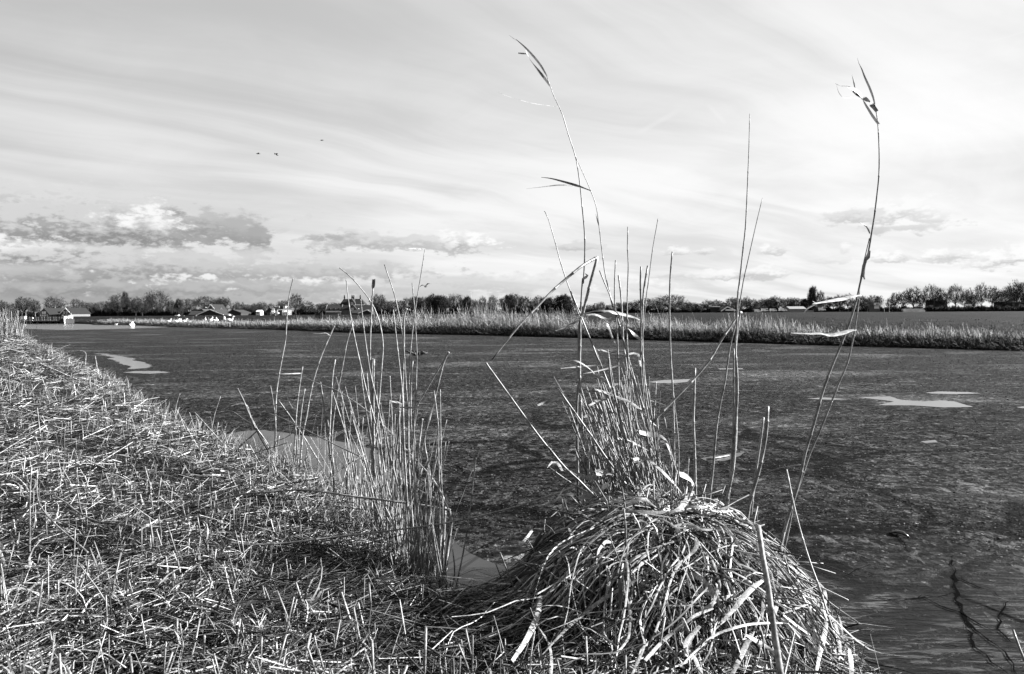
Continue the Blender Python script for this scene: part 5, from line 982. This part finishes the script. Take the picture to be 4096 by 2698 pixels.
# farm
s = Site(F2, 500); X, Z = s.X, s.Z
ox = X(540); o = house('barn', 'long low dark barn left of the farmhouse', (ox, 512, 0), 'barn')
gable_y(o, X(385)-ox, X(665)-ox, 0, 26, GZ, Z(535), Z(468), M['darkwall'], M['roofmid'], None, .4, X(606)-ox)
ox = X(835); o = house('barn', 'broad grey barn whose low gable faces the canal', (ox, 498, 0), 'barn')
gable_y(o, X(652)-ox, X(1012)-ox, 0, 26, GZ, Z(548), Z(475), M['darkwall'], M['roofmid'], .25, .4)
for cx in (778, 800, 822, 850, 875): window(o, X(cx)-ox, Z(558), 1.1, .5, -.05, True, False)
MB().box(X(700)-ox, X(708)-ox, -.1, .1, GZ, Z(552)).box(X(893)-ox, X(901)-ox, -.1, .1, GZ, Z(552)).build('door_post', M['white'], o)
ox = X(560); o = house('barn', 'lean-to barn wing with a long sloping roof between the barns', (ox, 506, 0), 'barn')
gable_x(o, X(475)-ox, X(690)-ox, 0, 10, GZ, Z(545), Z(495), M['darkwall'], M['roofmid'])
ox = X(828); o = house('farmhouse', 'farmhouse with dark roof, white gable edge and round gable window', (ox, 530, 0))
s2 = Site(F2, 530); r_ = gable_y(o, s2.X(782)-ox, s2.X(874)-ox, 0, 22, GZ, s2.Z(462), s2.Z(405), M['brick'], M['roof'], .9, .4)
gable_x(o, s2.X(680)-ox, s2.X(800)-ox, 3, 14, GZ, s2.Z(480), s2.Z(412), M['brick'], M['roof'])
for cx in (722, 745, 765, 785): MB().box(s2.X(cx-4)-ox, s2.X(cx+4)-ox, 4.4, 5.4, s2.Z(450), s2.Z(440)).build('rooflight', M['white'], o)
rw = MB(); rw.tube([(0, -.12, s2.Z(440)), (0, -.02, s2.Z(440))], 1.0, 12); rw.build('round_window', M['white'], o)
chimney(r_, s2.X(738)-ox, 8.5, s2.Z(420), s2.Z(403), .7, False); chimney(r_, -.3, 2, s2.Z(410), s2.Z(395), .5, False)
ox = X(965); o = house('shed', 'small shed with thick white gable edges beside the farmhouse', (ox, 520, 0), 'shed')
s2 = Site(F2, 520); gable_y(o, s2.X(925)-ox, s2.X(1005)-ox, 0, 8, GZ, s2.Z(505), s2.Z(458), M['brick'], M['roof'], 1.1, .3, s2.X(975)-ox)
ox = X(1135); o = house('barn', 'dark low-gabled barn right of the small white-edged shed', (ox, 515, 0), 'barn')
s2 = Site(F2, 515); r_ = gable_y(o, s2.X(1050)-ox, s2.X(1235)-ox, 0, 20, GZ, s2.Z(520), s2.Z(482), M['darkwall'], M['roofmid'], None, .3, s2.X(1130)-ox); chimney(r_, s2.X(1117)-ox, 3, s2.Z(490), s2.Z(462), .5, False)
o = house('trailer', 'long white trailer with an upright cab parked left of the barns', (X(300), 490, 0), 'trailer'); ox = X(300); s2 = Site(F2, 490)
MB().box(s2.X(266)-ox, s2.X(332)-ox, 0, 2.2, s2.Z(588), s2.Z(569)).build('tank', M['white'], o); MB().box(s2.X(334)-ox, s2.X(382)-ox, 0, 2.4, s2.Z(594), s2.Z(545)).build('cab', M['white'], o); MB().box(s2.X(345)-ox, s2.X(366)-ox, -.03, .02, s2.Z(570), s2.Z(555)).build('cab_window', M['glass'], o)
wh = MB()
for xx in (275, 320, 350, 372): wh.tube([(s2.X(xx)-ox, -.05, s2.Z(594)), (s2.X(xx)-ox, .3, s2.Z(594))], .45, 10)
wh.build('wheels', M['steel'], o)
for cx, top, lb in ((458, 560, 'short white post in front of the left barn'), (622, 558, 'short white post left of the grey barn gable')):
    s2 = Site(F2, 440); o = MB().box(-.35, .35, -.12, .12, 0, s2.Z(top)-.3).box(-.42, .42, -.16, .16, s2.Z(top)-.3, s2.Z(top)-.1).build('marker_post', M['white'], None, False, (s2.X(cx), 440, .3)); tag(o, lb, 'post')
s2 = Site(F2, 480); ox = s2.X(1073); o = house('caravan', 'small white caravan with sloping front beside the barns', (ox, 480, 0), 'caravan')
MB().prism([(s2.X(1055)-ox, s2.Z(572)), (s2.X(1092)-ox, s2.Z(572)), (s2.X(1088)-ox, s2.Z(556)), (s2.X(1070)-ox, s2.Z(541)), (s2.X(1057)-ox, s2.Z(542))], 0, 2.3).build('body', M['white'], o); MB().box(s2.X(1072)-ox, s2.X(1084)-ox, -.03, .03, s2.Z(562), s2.Z(552)).build('window', M['glass'], o)

# mansard house with white balcony and its annex
s = Site(F2, 520); X, Z = s.X, s.Z; ox = X(1795); o = house('mansard_house', 'tall dark-roofed house with white balcony and dormers', (ox, 520, 0))
MB().box(X(1722)-ox, X(1872)-ox, 0, 10, GZ, Z(478)).build('wall', M['brick'], o)
rb = MB(); xa, xb, xc, xd = X(1712)-ox, X(1880)-ox, X(1765)-ox, X(1812)-ox; z0, z1, z2 = Z(478), Z(425), Z(402)
rb.v = [(xa, -.5, z0), (xb, -.5, z0), (xb, 10.5, z0), (xa, 10.5, z0), (xa+2.2, 1.5, z1), (xb-2.2, 1.5, z1), (xb-2.2, 8.5, z1), (xa+2.2, 8.5, z1), (xc, 4, z2), (xd, 4, z2), (xd, 6, z2), (xc, 6, z2)]
rb.f = [(0, 1, 5, 4), (1, 2, 6, 5), (2, 3, 7, 6), (3, 0, 4, 7), (4, 5, 9, 8), (5, 6, 10, 9), (6, 7, 11, 10), (7, 4, 8, 11), (8, 9, 10, 11), (3, 2, 1, 0)]
r_ = rb.build('roof', M['roof'], o); chimney(r_, X(1775)-ox, 5, Z(415), Z(398), .6, False)
MB().box(xa, xb, -.75, -.52, z0-.35, z0+.15).build('eaves', M['white'], o)
for cx, br in ((1745, False), (1832, True)):
    d_ = MB().box(X(cx-18)-ox, X(cx+18)-ox, -.2, 2.4, Z(462), Z(434)).build('dormer', M['white'] if br else M['darkwall'], o); window(d_, X(cx)-ox, Z(448), 1.7, 1.7, -.25)
bal = MB().box(X(1808)-ox, X(1902)-ox, -2.2, -.1, Z(522), Z(514))
for cx in (1812, 1835, 1858, 1880, 1898): bal.box(X(cx-2)-ox, X(cx+2)-ox, -2.2, -2.0, GZ, Z(490))
bal.build('balcony', M['white'], o)
for cx in (1818, 1848): window(o, X(cx)-ox, Z(500), 1.3, 2.0, -.08, True)
window(o, X(1830)-ox, Z(538), 2.4, 1.8, -.08, True)
ox = X(1650); o = house('cottage', 'low dark cottage with a white bay left of the mansard house', (ox, 516, 0)); s2 = Site(F2, 516); X2, Z2 = s2.X, s2.Z
gable_y(o, X2(1582)-ox, X2(1668)-ox, 0, 12, GZ, Z2(500), Z2(450), M['darkwall'], M['roof'], None, .3, X2(1622)-ox)
gable_x(o, X2(1668)-ox, X2(1725)-ox, 0, 9, GZ, Z2(492), Z2(448), M['brick'], M['roof'])
dm = MB().box(X2(1660)-ox, X2(1692)-ox, -.3, 2, Z2(482), Z2(462)).build('dormer', M['darkwall'], o); window(dm, X2(1676)-ox, Z2(472), 1.5, 1.1, -.36)
MB().box(X2(1650)-ox, X2(1758)-ox, -2.5, -.1, Z2(534), Z2(520)).box(X2(1655)-ox, X2(1700)-ox, -1.2, -.1, Z2(515), Z2(488)).build('bay', M['white'], o)
o = house('hut', 'small white-edged hut in front of the mansard house', (X(1795), 500, 0), 'hut'); s2 = Site(F2, 500); ox = s2.X(1795); gable_y(o, s2.X(1768)-ox, s2.X(1830)-ox, 0, 5, GZ, s2.Z(552), s2.Z(532), M['darkwall'], M['roof'], .5, .3)
s2 = Site(F2, 530); ox = s2.X(1472); o = house('garden_house', 'small all-white house left of the dark rounded tree', (ox, 530, 0)); gable_x(o, s2.X(1446)-ox, s2.X(1500)-ox, 0, 6, GZ, s2.Z(505), s2.Z(488), M['white'], M['white']); 
for cx in (1460, 1485): window(o, s2.X(cx)-ox, s2.Z(520), 1.2, 1.6, -.06)

# manor
s = Site(F3, 550); X, Z = s.X, s.Z; ox = X(600); o = house('manor', 'large manor with tall chimneys, stepped wings and dark hipped roof', (ox, 556, 0), 'manor house')
def hip(o, x0, x1, y0, y1, z0, zr, inl, inr, m_):
    ym = (y0+y1)/2; b = MB(); b.v = [(x0, y0, z0), (x1, y0, z0), (x1, y1, z0), (x0, y1, z0), (x0+inl, ym, zr), (x1-inr, ym, zr)]
    b.f = [(0, 1, 5, 4), (1, 2, 5), (2, 3, 4, 5), (3, 0, 4), (3, 2, 1, 0)]; return b.build('roof', m_, o)
MB().box(X(455)-ox, X(742)-ox, 0, 13, GZ, Z(505)).build('wall', M['brick'], o)
r1_ = hip(o, X(447)-ox, X(750)-ox, -.6, 13.6, Z(505)+.02, Z(432), 1.6, 3.2, M['roof'])
MB().box(X(640)-ox, X(750)-ox, -.95, -.62, Z(511), Z(500)).build('cornice', M['white'], o)
gable_y(o, X(562)-ox, X(640)-ox, -1.4, 6, GZ, Z(490), Z(432), M['brick'], M['roofmid'], None, .1)
window(o, X(604)-ox, Z(490), 1.3, 1.6, -1.5)
for cx in (488, 590, 612, 680): chimney(r1_, X(cx)-ox, 6.3 if cx in (488, 680) else 3, Z(450), Z(406), 1.0)
for cx in (495, 520): MB().box(X(cx-9)-ox, X(cx+9)-ox, .5, 3, Z(500), Z(478)).build('dormer', M['darkwall'], o)
gable_x(o, X(318)-ox, X(500)-ox, -8, 2, GZ, Z(580), Z(512), M['brick'], M['roofmid'], .4, .35)
for xg in (308, 493): MB().prism([(-8.2, GZ), (2.2, GZ), (2.2, Z(585)), (-3, Z(500)), (-8.2, Z(585))], X(xg)-ox, X(xg+7)-ox, 'x').build('gable_end', M['concrete'], o)
for cx in (357, 412, 468):
    d_ = MB().box(X(cx-9)-ox, X(cx+9)-ox, -7.2, -5, Z(568), Z(545)).build('dormer', M['darkwall'], o)
window(o, X(488)-ox, Z(612), .9, 1.3, -8.08)
gable_y(o, X(585)-ox, X(690)-ox, -9, 0, GZ, Z(572), Z(508), M['brick'], M['roof'], None, .1); window(o, X(632)-ox, Z(565), 1.5, 2.3, -9.08)
gable_x(o, X(500)-ox, X(600)-ox, -7, 1, GZ, Z(560), Z(512), M['brick'], M['roof'])
gable_x(o, X(660)-ox, X(850)-ox, -7, 2, GZ, Z(585), Z(512), M['brick'], M['roofmid'])
MB().tube([(X(697)-ox, -6.4, Z(552)), (X(697)-ox, -5.8, Z(552))], .28, 8).build('lamp', M['white'], o)
s2 = Site(F3, 520); ox = s2.X(780); o = house('open_shed', 'open shed with bright white gable edge in front of the manor', (ox, 520, 0), 'shed')
gable_y(o, s2.X(695)-ox, s2.X(862)-ox, 0, 9, GZ, s2.Z(605), s2.Z(566), M['darkwall'], M['roofmid'], .8, .4, s2.X(800)-ox); gable_x(o, s2.X(612)-ox, s2.X(720)-ox, 1, 8, GZ, s2.Z(605), s2.Z(572), M['darkwall'], M['roofmid'])
s2 = Site(F3, 500); ox = s2.X(510); o = house('garden_wall', 'low whitewashed garden wall in front of the manor wing', (ox, 500, 0), 'wall')
MB().box(s2.X(383)-ox, s2.X(500)-ox, 0, .4, GZ, s2.Z(634)).box(s2.X(500)-ox, s2.X(634)-ox, -.05, .45, GZ, s2.Z(631)).box(s2.X(383)-ox-.1, s2.X(634)-ox+.1, -.15, .55, s2.Z(631), s2.Z(628)).build('wall_panel', M['concrete'], o)
# gate with warning post
s2 = Site(F3, 95); ox = s2.X(220); o = house('field_gate', 'dark slatted gate with a diagonally striped post on the far bank', (ox, 95, 0), 'gate')
for k in range(4): MB().box(s2.X(175)-ox, s2.X(236)-ox, 0, .05, s2.Z(655-k*14), s2.Z(646-k*14)).build('gate_rail', M['wood'], o)
MB().box(s2.X(172)-ox, s2.X(182)-ox, -.05, .1, .3, s2.Z(600)).box(s2.X(228)-ox, s2.X(238)-ox, -.05, .1, .3, s2.Z(600)).build('gate_post', M['wood'], o)
sp_ = MB().box(s2.X(244)-ox, s2.X(268)-ox, -.05, .1, .3, s2.Z(598)).build('striped_post', M['wood'], o); wb = MB()
for k in range(4):
    za, zb = s2.Z(662-k*16), s2.Z(655-k*16); wb.prism([(s2.X(245)-ox, za), (s2.X(267)-ox, za+.2), (s2.X(267)-ox, zb+.2), (s2.X(245)-ox, zb)], -.075, -.052)
wb.build('stripe', M['concrete'], sp_)

# low buildings on the right
s = Site(F5, 560); X, Z = s.X, s.Z
ox = X(635); o = house('shed', 'low shed with broad white gable edges behind the far reeds', (ox, 560, 0), 'shed'); gable_y(o, X(556)-ox, X(722)-ox, 0, 14, GZ, Z(572), Z(528), M['darkwall'], M['roofmid'], 1.2, .6, X(625)-ox)
MB().box(X(600)-ox, X(715)-ox, -.3, -.05, Z(575), Z(560)).build('fascia', M['white'], o)
ox = X(490); o = house('flat_shed', 'dark box shed with a flat white roof edge', (ox, 570, 0), 'shed'); s2 = Site(F5, 570); MB().box(s2.X(455)-ox, s2.X(530)-ox, 0, 8, GZ, s2.Z(530)).build('wall', M['darkwall'], o); MB().box(s2.X(450)-ox, s2.X(534)-ox, -.4, 8.4, s2.Z(530)+.01, s2.Z(520)).build('roof', M['white'], o)
ox = X(1470); o = house('greenhouse', 'long low pale greenhouse in front of the dark trees', (ox, 545, 0), 'greenhouse'); s2 = Site(F5, 545)
gable_x(o, s2.X(1365)-ox, s2.X(1562)-ox, 0, 12, GZ, s2.Z(560), s2.Z(532), M['concrete'], M['concrete']); MB().box(s2.X(1535)-ox, s2.X(1640)-ox, -1.5, -.4, GZ, s2.Z(575)).build('side_wall', M['concrete'], o)
for i, (cx, cy, lb) in enumerate(((990, 588, 'small white car parked at the far end of the field, leftmost of the row'), (1073, 580, 'white van parked below the treeline, left of two others'), (1176, 580, 'white van parked below the treeline, between its neighbours'), (1290, 577, 'white van parked beside the pale greenhouse'), (1757, 573, 'small white van below the poplar'))):
    s2 = Site(F5, 520); b_ = 1.7+.3*(i == 3); o = house('parked_van' if i else 'parked_car', lb, (s2.X(cx), 520, s2.Z(cy+10)), 'van' if i else 'car', 'vehicles at the field end')
    MB().prism([(-b_*1.2, .3), (b_*1.2, .3), (b_*1.2, 1.1), (b_*.9, 1.2), (b_*.6, 2.0), (-b_*1.15, 2.0), (-b_*1.2, 1.9)], 0, 1.9).build('body', M['white'], o); MB().prism([(b_*.2, 1.25), (b_*.82, 1.25), (b_*.58, 1.85), (b_*.2, 1.85)], -.04, .02).build('window', M['glass'], o)
    for wx in (-b_*.7, b_*.75): MB().tube([(wx, -.06, .34), (wx, .25, .34)], .36, 10).build('wheel', M['steel'], o)
o = house('hay_shelter', 'small lean-to with a slanting white roof behind the reeds', (X(1030), 550, 0), 'shelter'); ox = X(1030); MB().prism([(X(1005)-ox, Z(575)), (X(1052)-ox, Z(552)), (X(1052)-ox, Z(556)), (X(1005)-ox, Z(580))], 0, 6).build('roof', M['white'], o); MB().box(X(1010)-ox, X(1048)-ox, 1, 5, GZ, Z(581)).build('wall', M['darkwall'], o)
s = Site(F6, 500); X, Z = s.X, s.Z
ox = X(378); o = house('villa', 'dark villa with a white dormer among the trees', (ox, 500, 0)); MB().box(X(342)-ox, X(412)-ox, 0, 8, GZ, Z(590)).build('wall', M['brick'], o); hip(o, X(335)-ox, X(420)-ox, -.5, 8.5, Z(592), Z(552), 2.0, 2.0, M['roof'])
dm = MB().box(X(346)-ox, X(388)-ox, -.2, 2, Z(586), Z(556)).build('dormer', M['white'], o); window(dm, X(367)-ox, Z(571), 1.9, 1.5, -.27); window(o, X(365)-ox, Z(612), 3.0, 1.8, -.06, True)
s = Site(F6, 460); X, Z = s.X, s.Z; ox = X(880); o = house('polytunnel', 'long low pale tunnel at the far edge of the field', (ox, 460, 0), 'polytunnel')
pr_ = [(X(728)-ox, GZ-.2)]+[(X(728)-ox+(X(1030)-X(728))*k/10, GZ+(Z(635)-GZ)*min(1, 1.9*math.sin(math.pi*min(k, 10-k)/10*.9+.25))) for k in range(11)]+[(X(1030)-ox, GZ-.2)]
MB().prism(pr_, 0, 7).build('cover', plain('dull_plastic_sheet', .5, .6, .3, .35, .5), o)
s = Site(F6, 505); X, Z = s.X, s.Z; ox = X(1250); o = house('country_house', 'dark country house with a pyramid roof among the park trees', (ox, 505, 0)); MB().box(X(1165)-ox, X(1330)-ox, 0, 12, GZ, Z(525)).build('wall', M['darkwall'], o); r_ = hip(o, X(1158)-ox, X(1338)-ox, -.5, 12.5, Z(527), Z(483), 4, 3.5, M['roof']); chimney(r_, X(1300)-ox, 6, Z(500), Z(455), 1.2, False)
ox = X(2250); o = house('low_building', 'long dark flat-roofed building by the right edge', (ox, 470, 0), 'building'); s2 = Site(F6, 470); MB().box(s2.X(2110)-ox, s2.X(2440)-ox, 0, 10, GZ, s2.Z(560)).build('wall', M['darkwall'], o); MB().box(s2.X(2100)-ox, s2.X(2450)-ox, -.5, 10.5, s2.Z(560)+.01, s2.Z(545)).build('roof', M['brick'], o)
for cx in (2150, 2235, 2320): MB().box(s2.X(cx-14)-ox, s2.X(cx+14)-ox, -.08, -.01, s2.Z(610), s2.Z(570)).build('window', M['glass'], o)

# ------------------------------------------------------------------ bridge, fences, posts
s = Site(F1, 133); X, Z = s.X, s.Z; ox = X(560); o = house('footbridge', 'low dark wooden bridge with slender railings over the canal', (ox, 133, 0), 'bridge')
MB().box(X(60)-ox, X(868)-ox, 0, 2.6, Z(806), Z(793)).build('deck', M['wood'], o); MB().box(X(60)-ox, X(868)-ox, -.06, -.003, Z(800), Z(793)).build('deck_edge', M['concrete'], o)
for yy in (.1, 2.45):
    for cx in (310, 390, 475, 555, 637, 717, 790, 850): MB().box(X(cx)-ox-.06, X(cx)-ox+.06, yy-.06, yy+.06, Z(793)+.002, Z(735)).build('railing_post', M['steel'], o)
    for cy in (740, 768): MB().box(X(300)-ox, X(862)-ox, yy-.09, yy-.062, Z(cy)-.04, Z(cy)+.04).build('handrail', M['steel'], o)
for cx in (322, 408, 490, 572, 655, 740): MB().box(X(cx)-ox-.3, X(cx)-ox+.3, .3, 2.3, -.4, Z(806)-.003).build('pier', M['wood'], o)
MB().box(X(820)-ox, X(870)-ox, -.3, 3, -.4, Z(770)).build('abutment', M['darkwall'], o)
ox = X(922); o = house('white_fence', 'white four-board fence at the end of the bridge', (ox, 133, 0), 'fence')
fa, fb = at(*F1([(868, 806)])[0], 132.6), at(*F1([(980, 778)])[0], 140); fo = Vector((ox, 133, 0))
for k in range(4): MB().bar(fa-fo+Vector((0, 0, .05+.235*k)), fb-fo+Vector((0, 0, .05+.19*k)), .04, .07).build('board', M['white'], o)
for f in (0.02, .5, .98):
    q = (fa-fo).lerp(fb-fo, f)+Vector((.06, .06, 0)); MB().bar(q+Vector((0, 0, -.5)), q+Vector((0, 0, .85-.14*f)), .1, .1).build('fence_post', M['white'], o)
ox = X(20); o = house('white_fence', 'low white board fence at the far left of the bridge', (ox, 134, 0), 'fence')
for k in range(3): MB().box(X(-30)-ox, X(50)-ox, 0, .06, Z(810-k*17), Z(802-k*17)).build('board', M['white'], o)
for cx in (-10, 40): MB().box(X(cx)-ox-.06, X(cx)-ox+.06, .065, .15, .1, Z(766)).build('fence_post', M['white'], o)
ox = X(190); o = house('portal_gate', 'pale steel portal frame at the left bridge end', (ox, 138, 0), 'gate')
s2 = Site(F1, 138); MB().bar((s2.X(142)-ox, 0, s2.Z(655)), (s2.X(240)-ox, 0, s2.Z(648)), .07, .07).build('crossbar', M['concrete'], o)
for cx in (146, 238): MB().box(s2.X(cx)-ox-.05, s2.X(cx)-ox+.05, -.05, .05, .3, s2.Z(653)).build('gate_post', M['concrete'], o)
MB().box(s2.X(185)-ox, s2.X(236)-ox, -.03, .03, s2.Z(697), s2.Z(688)).build('crosspiece', M['concrete'], o)
tag(MB().box(-.35, .35, 0, .5, 0, .42).box(-.38, .38, -.04, .54, .42, .5).build('switch_box', M['white'], None, False, (X(226), 134.5, .75)), 'small white box standing on the left end of the bridge', 'box')
s2 = Site(F1, 180)
for cx, top, d_, lb in ((540, 560, 440, 'thin pole between the two gabled houses'), (957, 560, 440, 'thin pole right of the white-edged gabled house'), (478, 672, 200, 'short thin pole left of the plain gabled house'), (351, 655, 200, 'short pale pole standing left of the bridge railing')):
    z = at(*F1([(cx, top)])[0], d_).z; x = at(*F1([(cx, top)])[0], d_).x
    b = MB().tube([(0, 0, 0), (0, 0, z-.3)], [.16*d_/440, .10*d_/440], 6); b.box(-.3*d_/440, .3*d_/440, -.05, .05, z-.6, z-.45); tag(b.build('utility_pole', M['bark'] if d_ > 300 else M['concrete'], None, False, (x, d_, .3)), lb, 'pole')
for i in range(26):
    cx = 1440+i*24; p = at(*F2([(cx, 560)])[0], 300); tag(MB().tube([(0, 0, 0), (0, 0, 1.25)], .09, 5).build('fence_post', M['wood'], None, False, (p.x+random.uniform(-.4, .4), 300, .4)), 'dark wooden fence post in the meadow before the mansard house', 'fence post', 'fence posts in the meadow')
for cx, tp in ((467, 585), (537, 575)):
    p = at(*F6([(cx, tp)])[0], 400); tag(MB().tube([(0, 0, 0), (0, 0, p.z-.4)], .16, 6).build('field_pole', M['concrete'], None, False, (p.x, 400, .4)), 'pale pole at the field end left of the pale tunnel', 'pole', 'pale poles left of the tunnel')

# ------------------------------------------------------------------ birds
def loft(pts, rad, n=8): return MB().tube(smooth_line(pts, 9) if 0 else pts, rad, n)
def swan(label, loc, yaw, sc, preen):
    e = empty('swan', loc, label, 'swan'); b = MB()
    body = [(-.62, 0, .20), (-.5, 0, .2), (-.3, 0, .2), (0, 0, .19), (.25, 0, .2), (.38, 0, .26)]; rb_ = [.02, .09, .19, .24, .19, .10]
    if preen: neck = [(.44, 0, .38), (.42, 0, .52), (.34, .02, .60), (.24, .05, .56), (.16, .08, .47), (.1, .09, .43)]; rn = [.06, .05, .05, .055, .06, .035]
    else: neck = [(.42, 0, .40), (.37, 0, .55), (.36, 0, .72), (.40, 0, .85), (.47, 0, .89), (.56, 0, .86)]; rn = [.06, .048, .045, .055, .06, .035]
    P = [Vector(p) for p in body+neck]; pr = smooth_line(P, .05); tt = np.linspace(0, 1, len(pr)); cum = np.cumsum([0]+[(a-c).length for a, c in zip(P[1:], P)]); rr = np.interp(np.cumsum([0]+[(a-c).length for a, c in zip(pr[1:], pr)])/sum((a-c).length for a, c in zip(pr[1:], pr))*cum[-1], cum, rb_+rn)
    b.tube(pr, list(rr), 10)
    for sy in (-1, 1): b.tube([(-.55, .06*sy, .30), (-.3, .15*sy, .31), (0, .2*sy, .28), (.2, .15*sy, .24)], [.02, .09, .10, .03], 8)
    o = b.build('body', M['plume'], e, True); hp = P[-1]; dv = (P[-1]-P[-2]).normalized()
    MB().tube([hp, hp+dv*.07, hp+dv*.13], [.034, .024, .008], 6).build('beak', M['beak'], e, True)
    e.rotation_euler = (0, 0, yaw); e.scale = (sc,)*3; return e
p = at_z(*F1([(412, 832)])[0], .01); swan('white swan with raised neck floating in front of the bridge', p, R(65), 1.05, False)
p = at_z(*F1([(1797, 884)])[0], .01); swan('white swan with its neck tucked, floating left of the far reeds', p, R(100), 1.0, True)
bird_src = None
for i, (cx, cy, sc) in enumerate(((255, 630, 1), (365, 632, 1), (420, 628, .9), (470, 628, 1), (750, 608, .9), (838, 613, 1.1), (868, 620, .9), (912, 615, .9), (1015, 616, 1.2), (1048, 614, 1.1), (1085, 614, 1.3))):
    Y = float(np.interp(cx, [255, 1100], [97, 78])); p = at(*F2([(cx, cy)])[0], Y); sc *= 1.05
    if bird_src is None:
        e = empty('white_goose', p, '', 'goose'); b = MB(); pts = smooth_line([Vector(q) for q in ((-.30, 0, .24), (-.18, 0, .24), (0, 0, .24), (.15, 0, .26), (.21, 0, .34), (.22, 0, .46), (.27, 0, .50), (.34, 0, .48))], .05)
        rr = np.interp(np.linspace(0, 1, len(pts)), np.linspace(0, 1, 8), [.02, .09, .13, .09, .045, .035, .045, .02]); b.tube(pts, list(rr), 8).build('body', M['plume'], e, True)
        MB().tube([(0, .05, .14), (0, .05, -.25)], .015, 5).tube([(0, -.05, .14), (0, -.05, -.25)], .015, 5).build('legs', M['beak'], e); MB().tube([(.34, 0, .48), (.42, 0, .46)], [.018, .006], 5).build('beak', M['beak'], e); bird_src = e
    else: e = copy_tree(bird_src)
    e.location = (p.x, p.y, p.z-.25*sc); e.scale = (sc,)*3; e.rotation_euler = (0, 0, random.choice([.3, 2.8, -1.2, 1.9])+random.uniform(-.3, .3))
    tag(e, 'white goose resting on the far bank in front of the barns', 'goose', 'white geese on the far bank')
tag(loft([(-.2, 0, .06), (-.1, 0, .1), (.05, 0, .11), (.16, 0, .12), (.2, 0, .2), (.28, 0, .2)], [.02, .09, .11, .07, .05, .02]).build('white_duck', M['plume'], None, True, at_z(*F1([(1575, 857)])[0], 0)), 'tiny white duck lying on the ice left of the tucked swan', 'duck')
def flyer(label, x, y, dist, span, name, ph, group=None):
    p = at(x, y, dist); e = empty(name, p, label, 'bird', group); b = MB()
    b.tube([(-.30*span, 0, 0), (-.18*span, 0, .0), (0, 0, 0), (.16*span, 0, .01), (.28*span, 0, .02), (.36*span, 0, .01)], [.004*span, .05*span, .075*span, .055*span, .035*span, .006*span], 8).build('body', M['darkfeather'], e, True)
    for sy in (-1, 1):
        w_ = MB(); w_.ribbon(smooth_line([Vector((.03*span, 0, .02*span)), Vector((.06*span, sy*.22*span, ph*.16*span)), Vector((-.04*span, sy*.5*span, ph*.05*span))], .03*span), .2*span, hint=(.2, 0, 1), tip=.25, butt=1.0, curl=.12); w_.build('wing', M['darkfeather'], e, True)
    return e
flyer('dark duck in flight, leftmost of the three in the sky', 1032, 616, 100, .85, 'flying_duck', .9).rotation_euler = (.1, 0, .35)
flyer('dark duck in flight with wings down, middle one of the three', 1106, 616, 100, .8, 'flying_duck', -1.0).rotation_euler = (.2, .1, 2.7)
flyer('dark duck in flight, highest and furthest right of the three', 1287, 562, 105, .75, 'flying_duck', .25).rotation_euler = (0, 0, .1)
flyer('gull gliding low with bent wings right of the left clump', 1702, 1147, 60, 1.05, 'gliding_gull', 1.0).rotation_euler = (R(-14), 0, R(78))
# driftwood on the ice
p = at_z(*F3([(1398, 1108)])[0], 0); b = MB()
for i in range(16):
    a = random.uniform(0, 6.28); q = Vector((random.gauss(0, .13), random.gauss(0, .1), random.uniform(.0, .1))); d_ = Vector((math.cos(a), math.sin(a)*.6, random.uniform(-.1, .5)))*random.uniform(.1, .3); b.tube([q, q+d_*.5+Vector((0, 0, .03)), q+d_], [.035, .03, .01], 5)
tag(b.build('driftwood', M['darkstick'], None, True, p), 'dark lump of driftwood frozen into the ice', 'driftwood')
for px, lb in ((E6([(1955, 366), (2080, 362), (2210, 357)]), 'thin pale stick frozen flat in the ice left of the clump'), (KB([(1140, 1312), (1200, 1305), (1280, 1290)]), 'pale reed stalk lying beside the grey pool in the ice'), (F3([(1125, 1109), (1250, 1108), (1350, 1107)]), 'pale reed stalk frozen flat beside the driftwood')):
    q = [at_z(x, y, .012) for x, y in px]; tag(MB().tube([v-q[0] for v in q], .009*q[0].y/8, 5).build('floating_stick', M['stem'], None, True, q[0]), lb, 'stick')
p = at_z(*E8([(888, 945)])[0], 0); tag(MB().tube([(-.03, .06, .0), (0, .02, .02), (.02, -.03, .025), (.05, -.06, .0)], [.006, .013, .012, .004], 7).build('ice_lump', plain('wet_ice_lump', .04, .2, .6, .3, 9), None, True, p), 'small wet lump of ice standing up in the right foreground', 'ice lump')
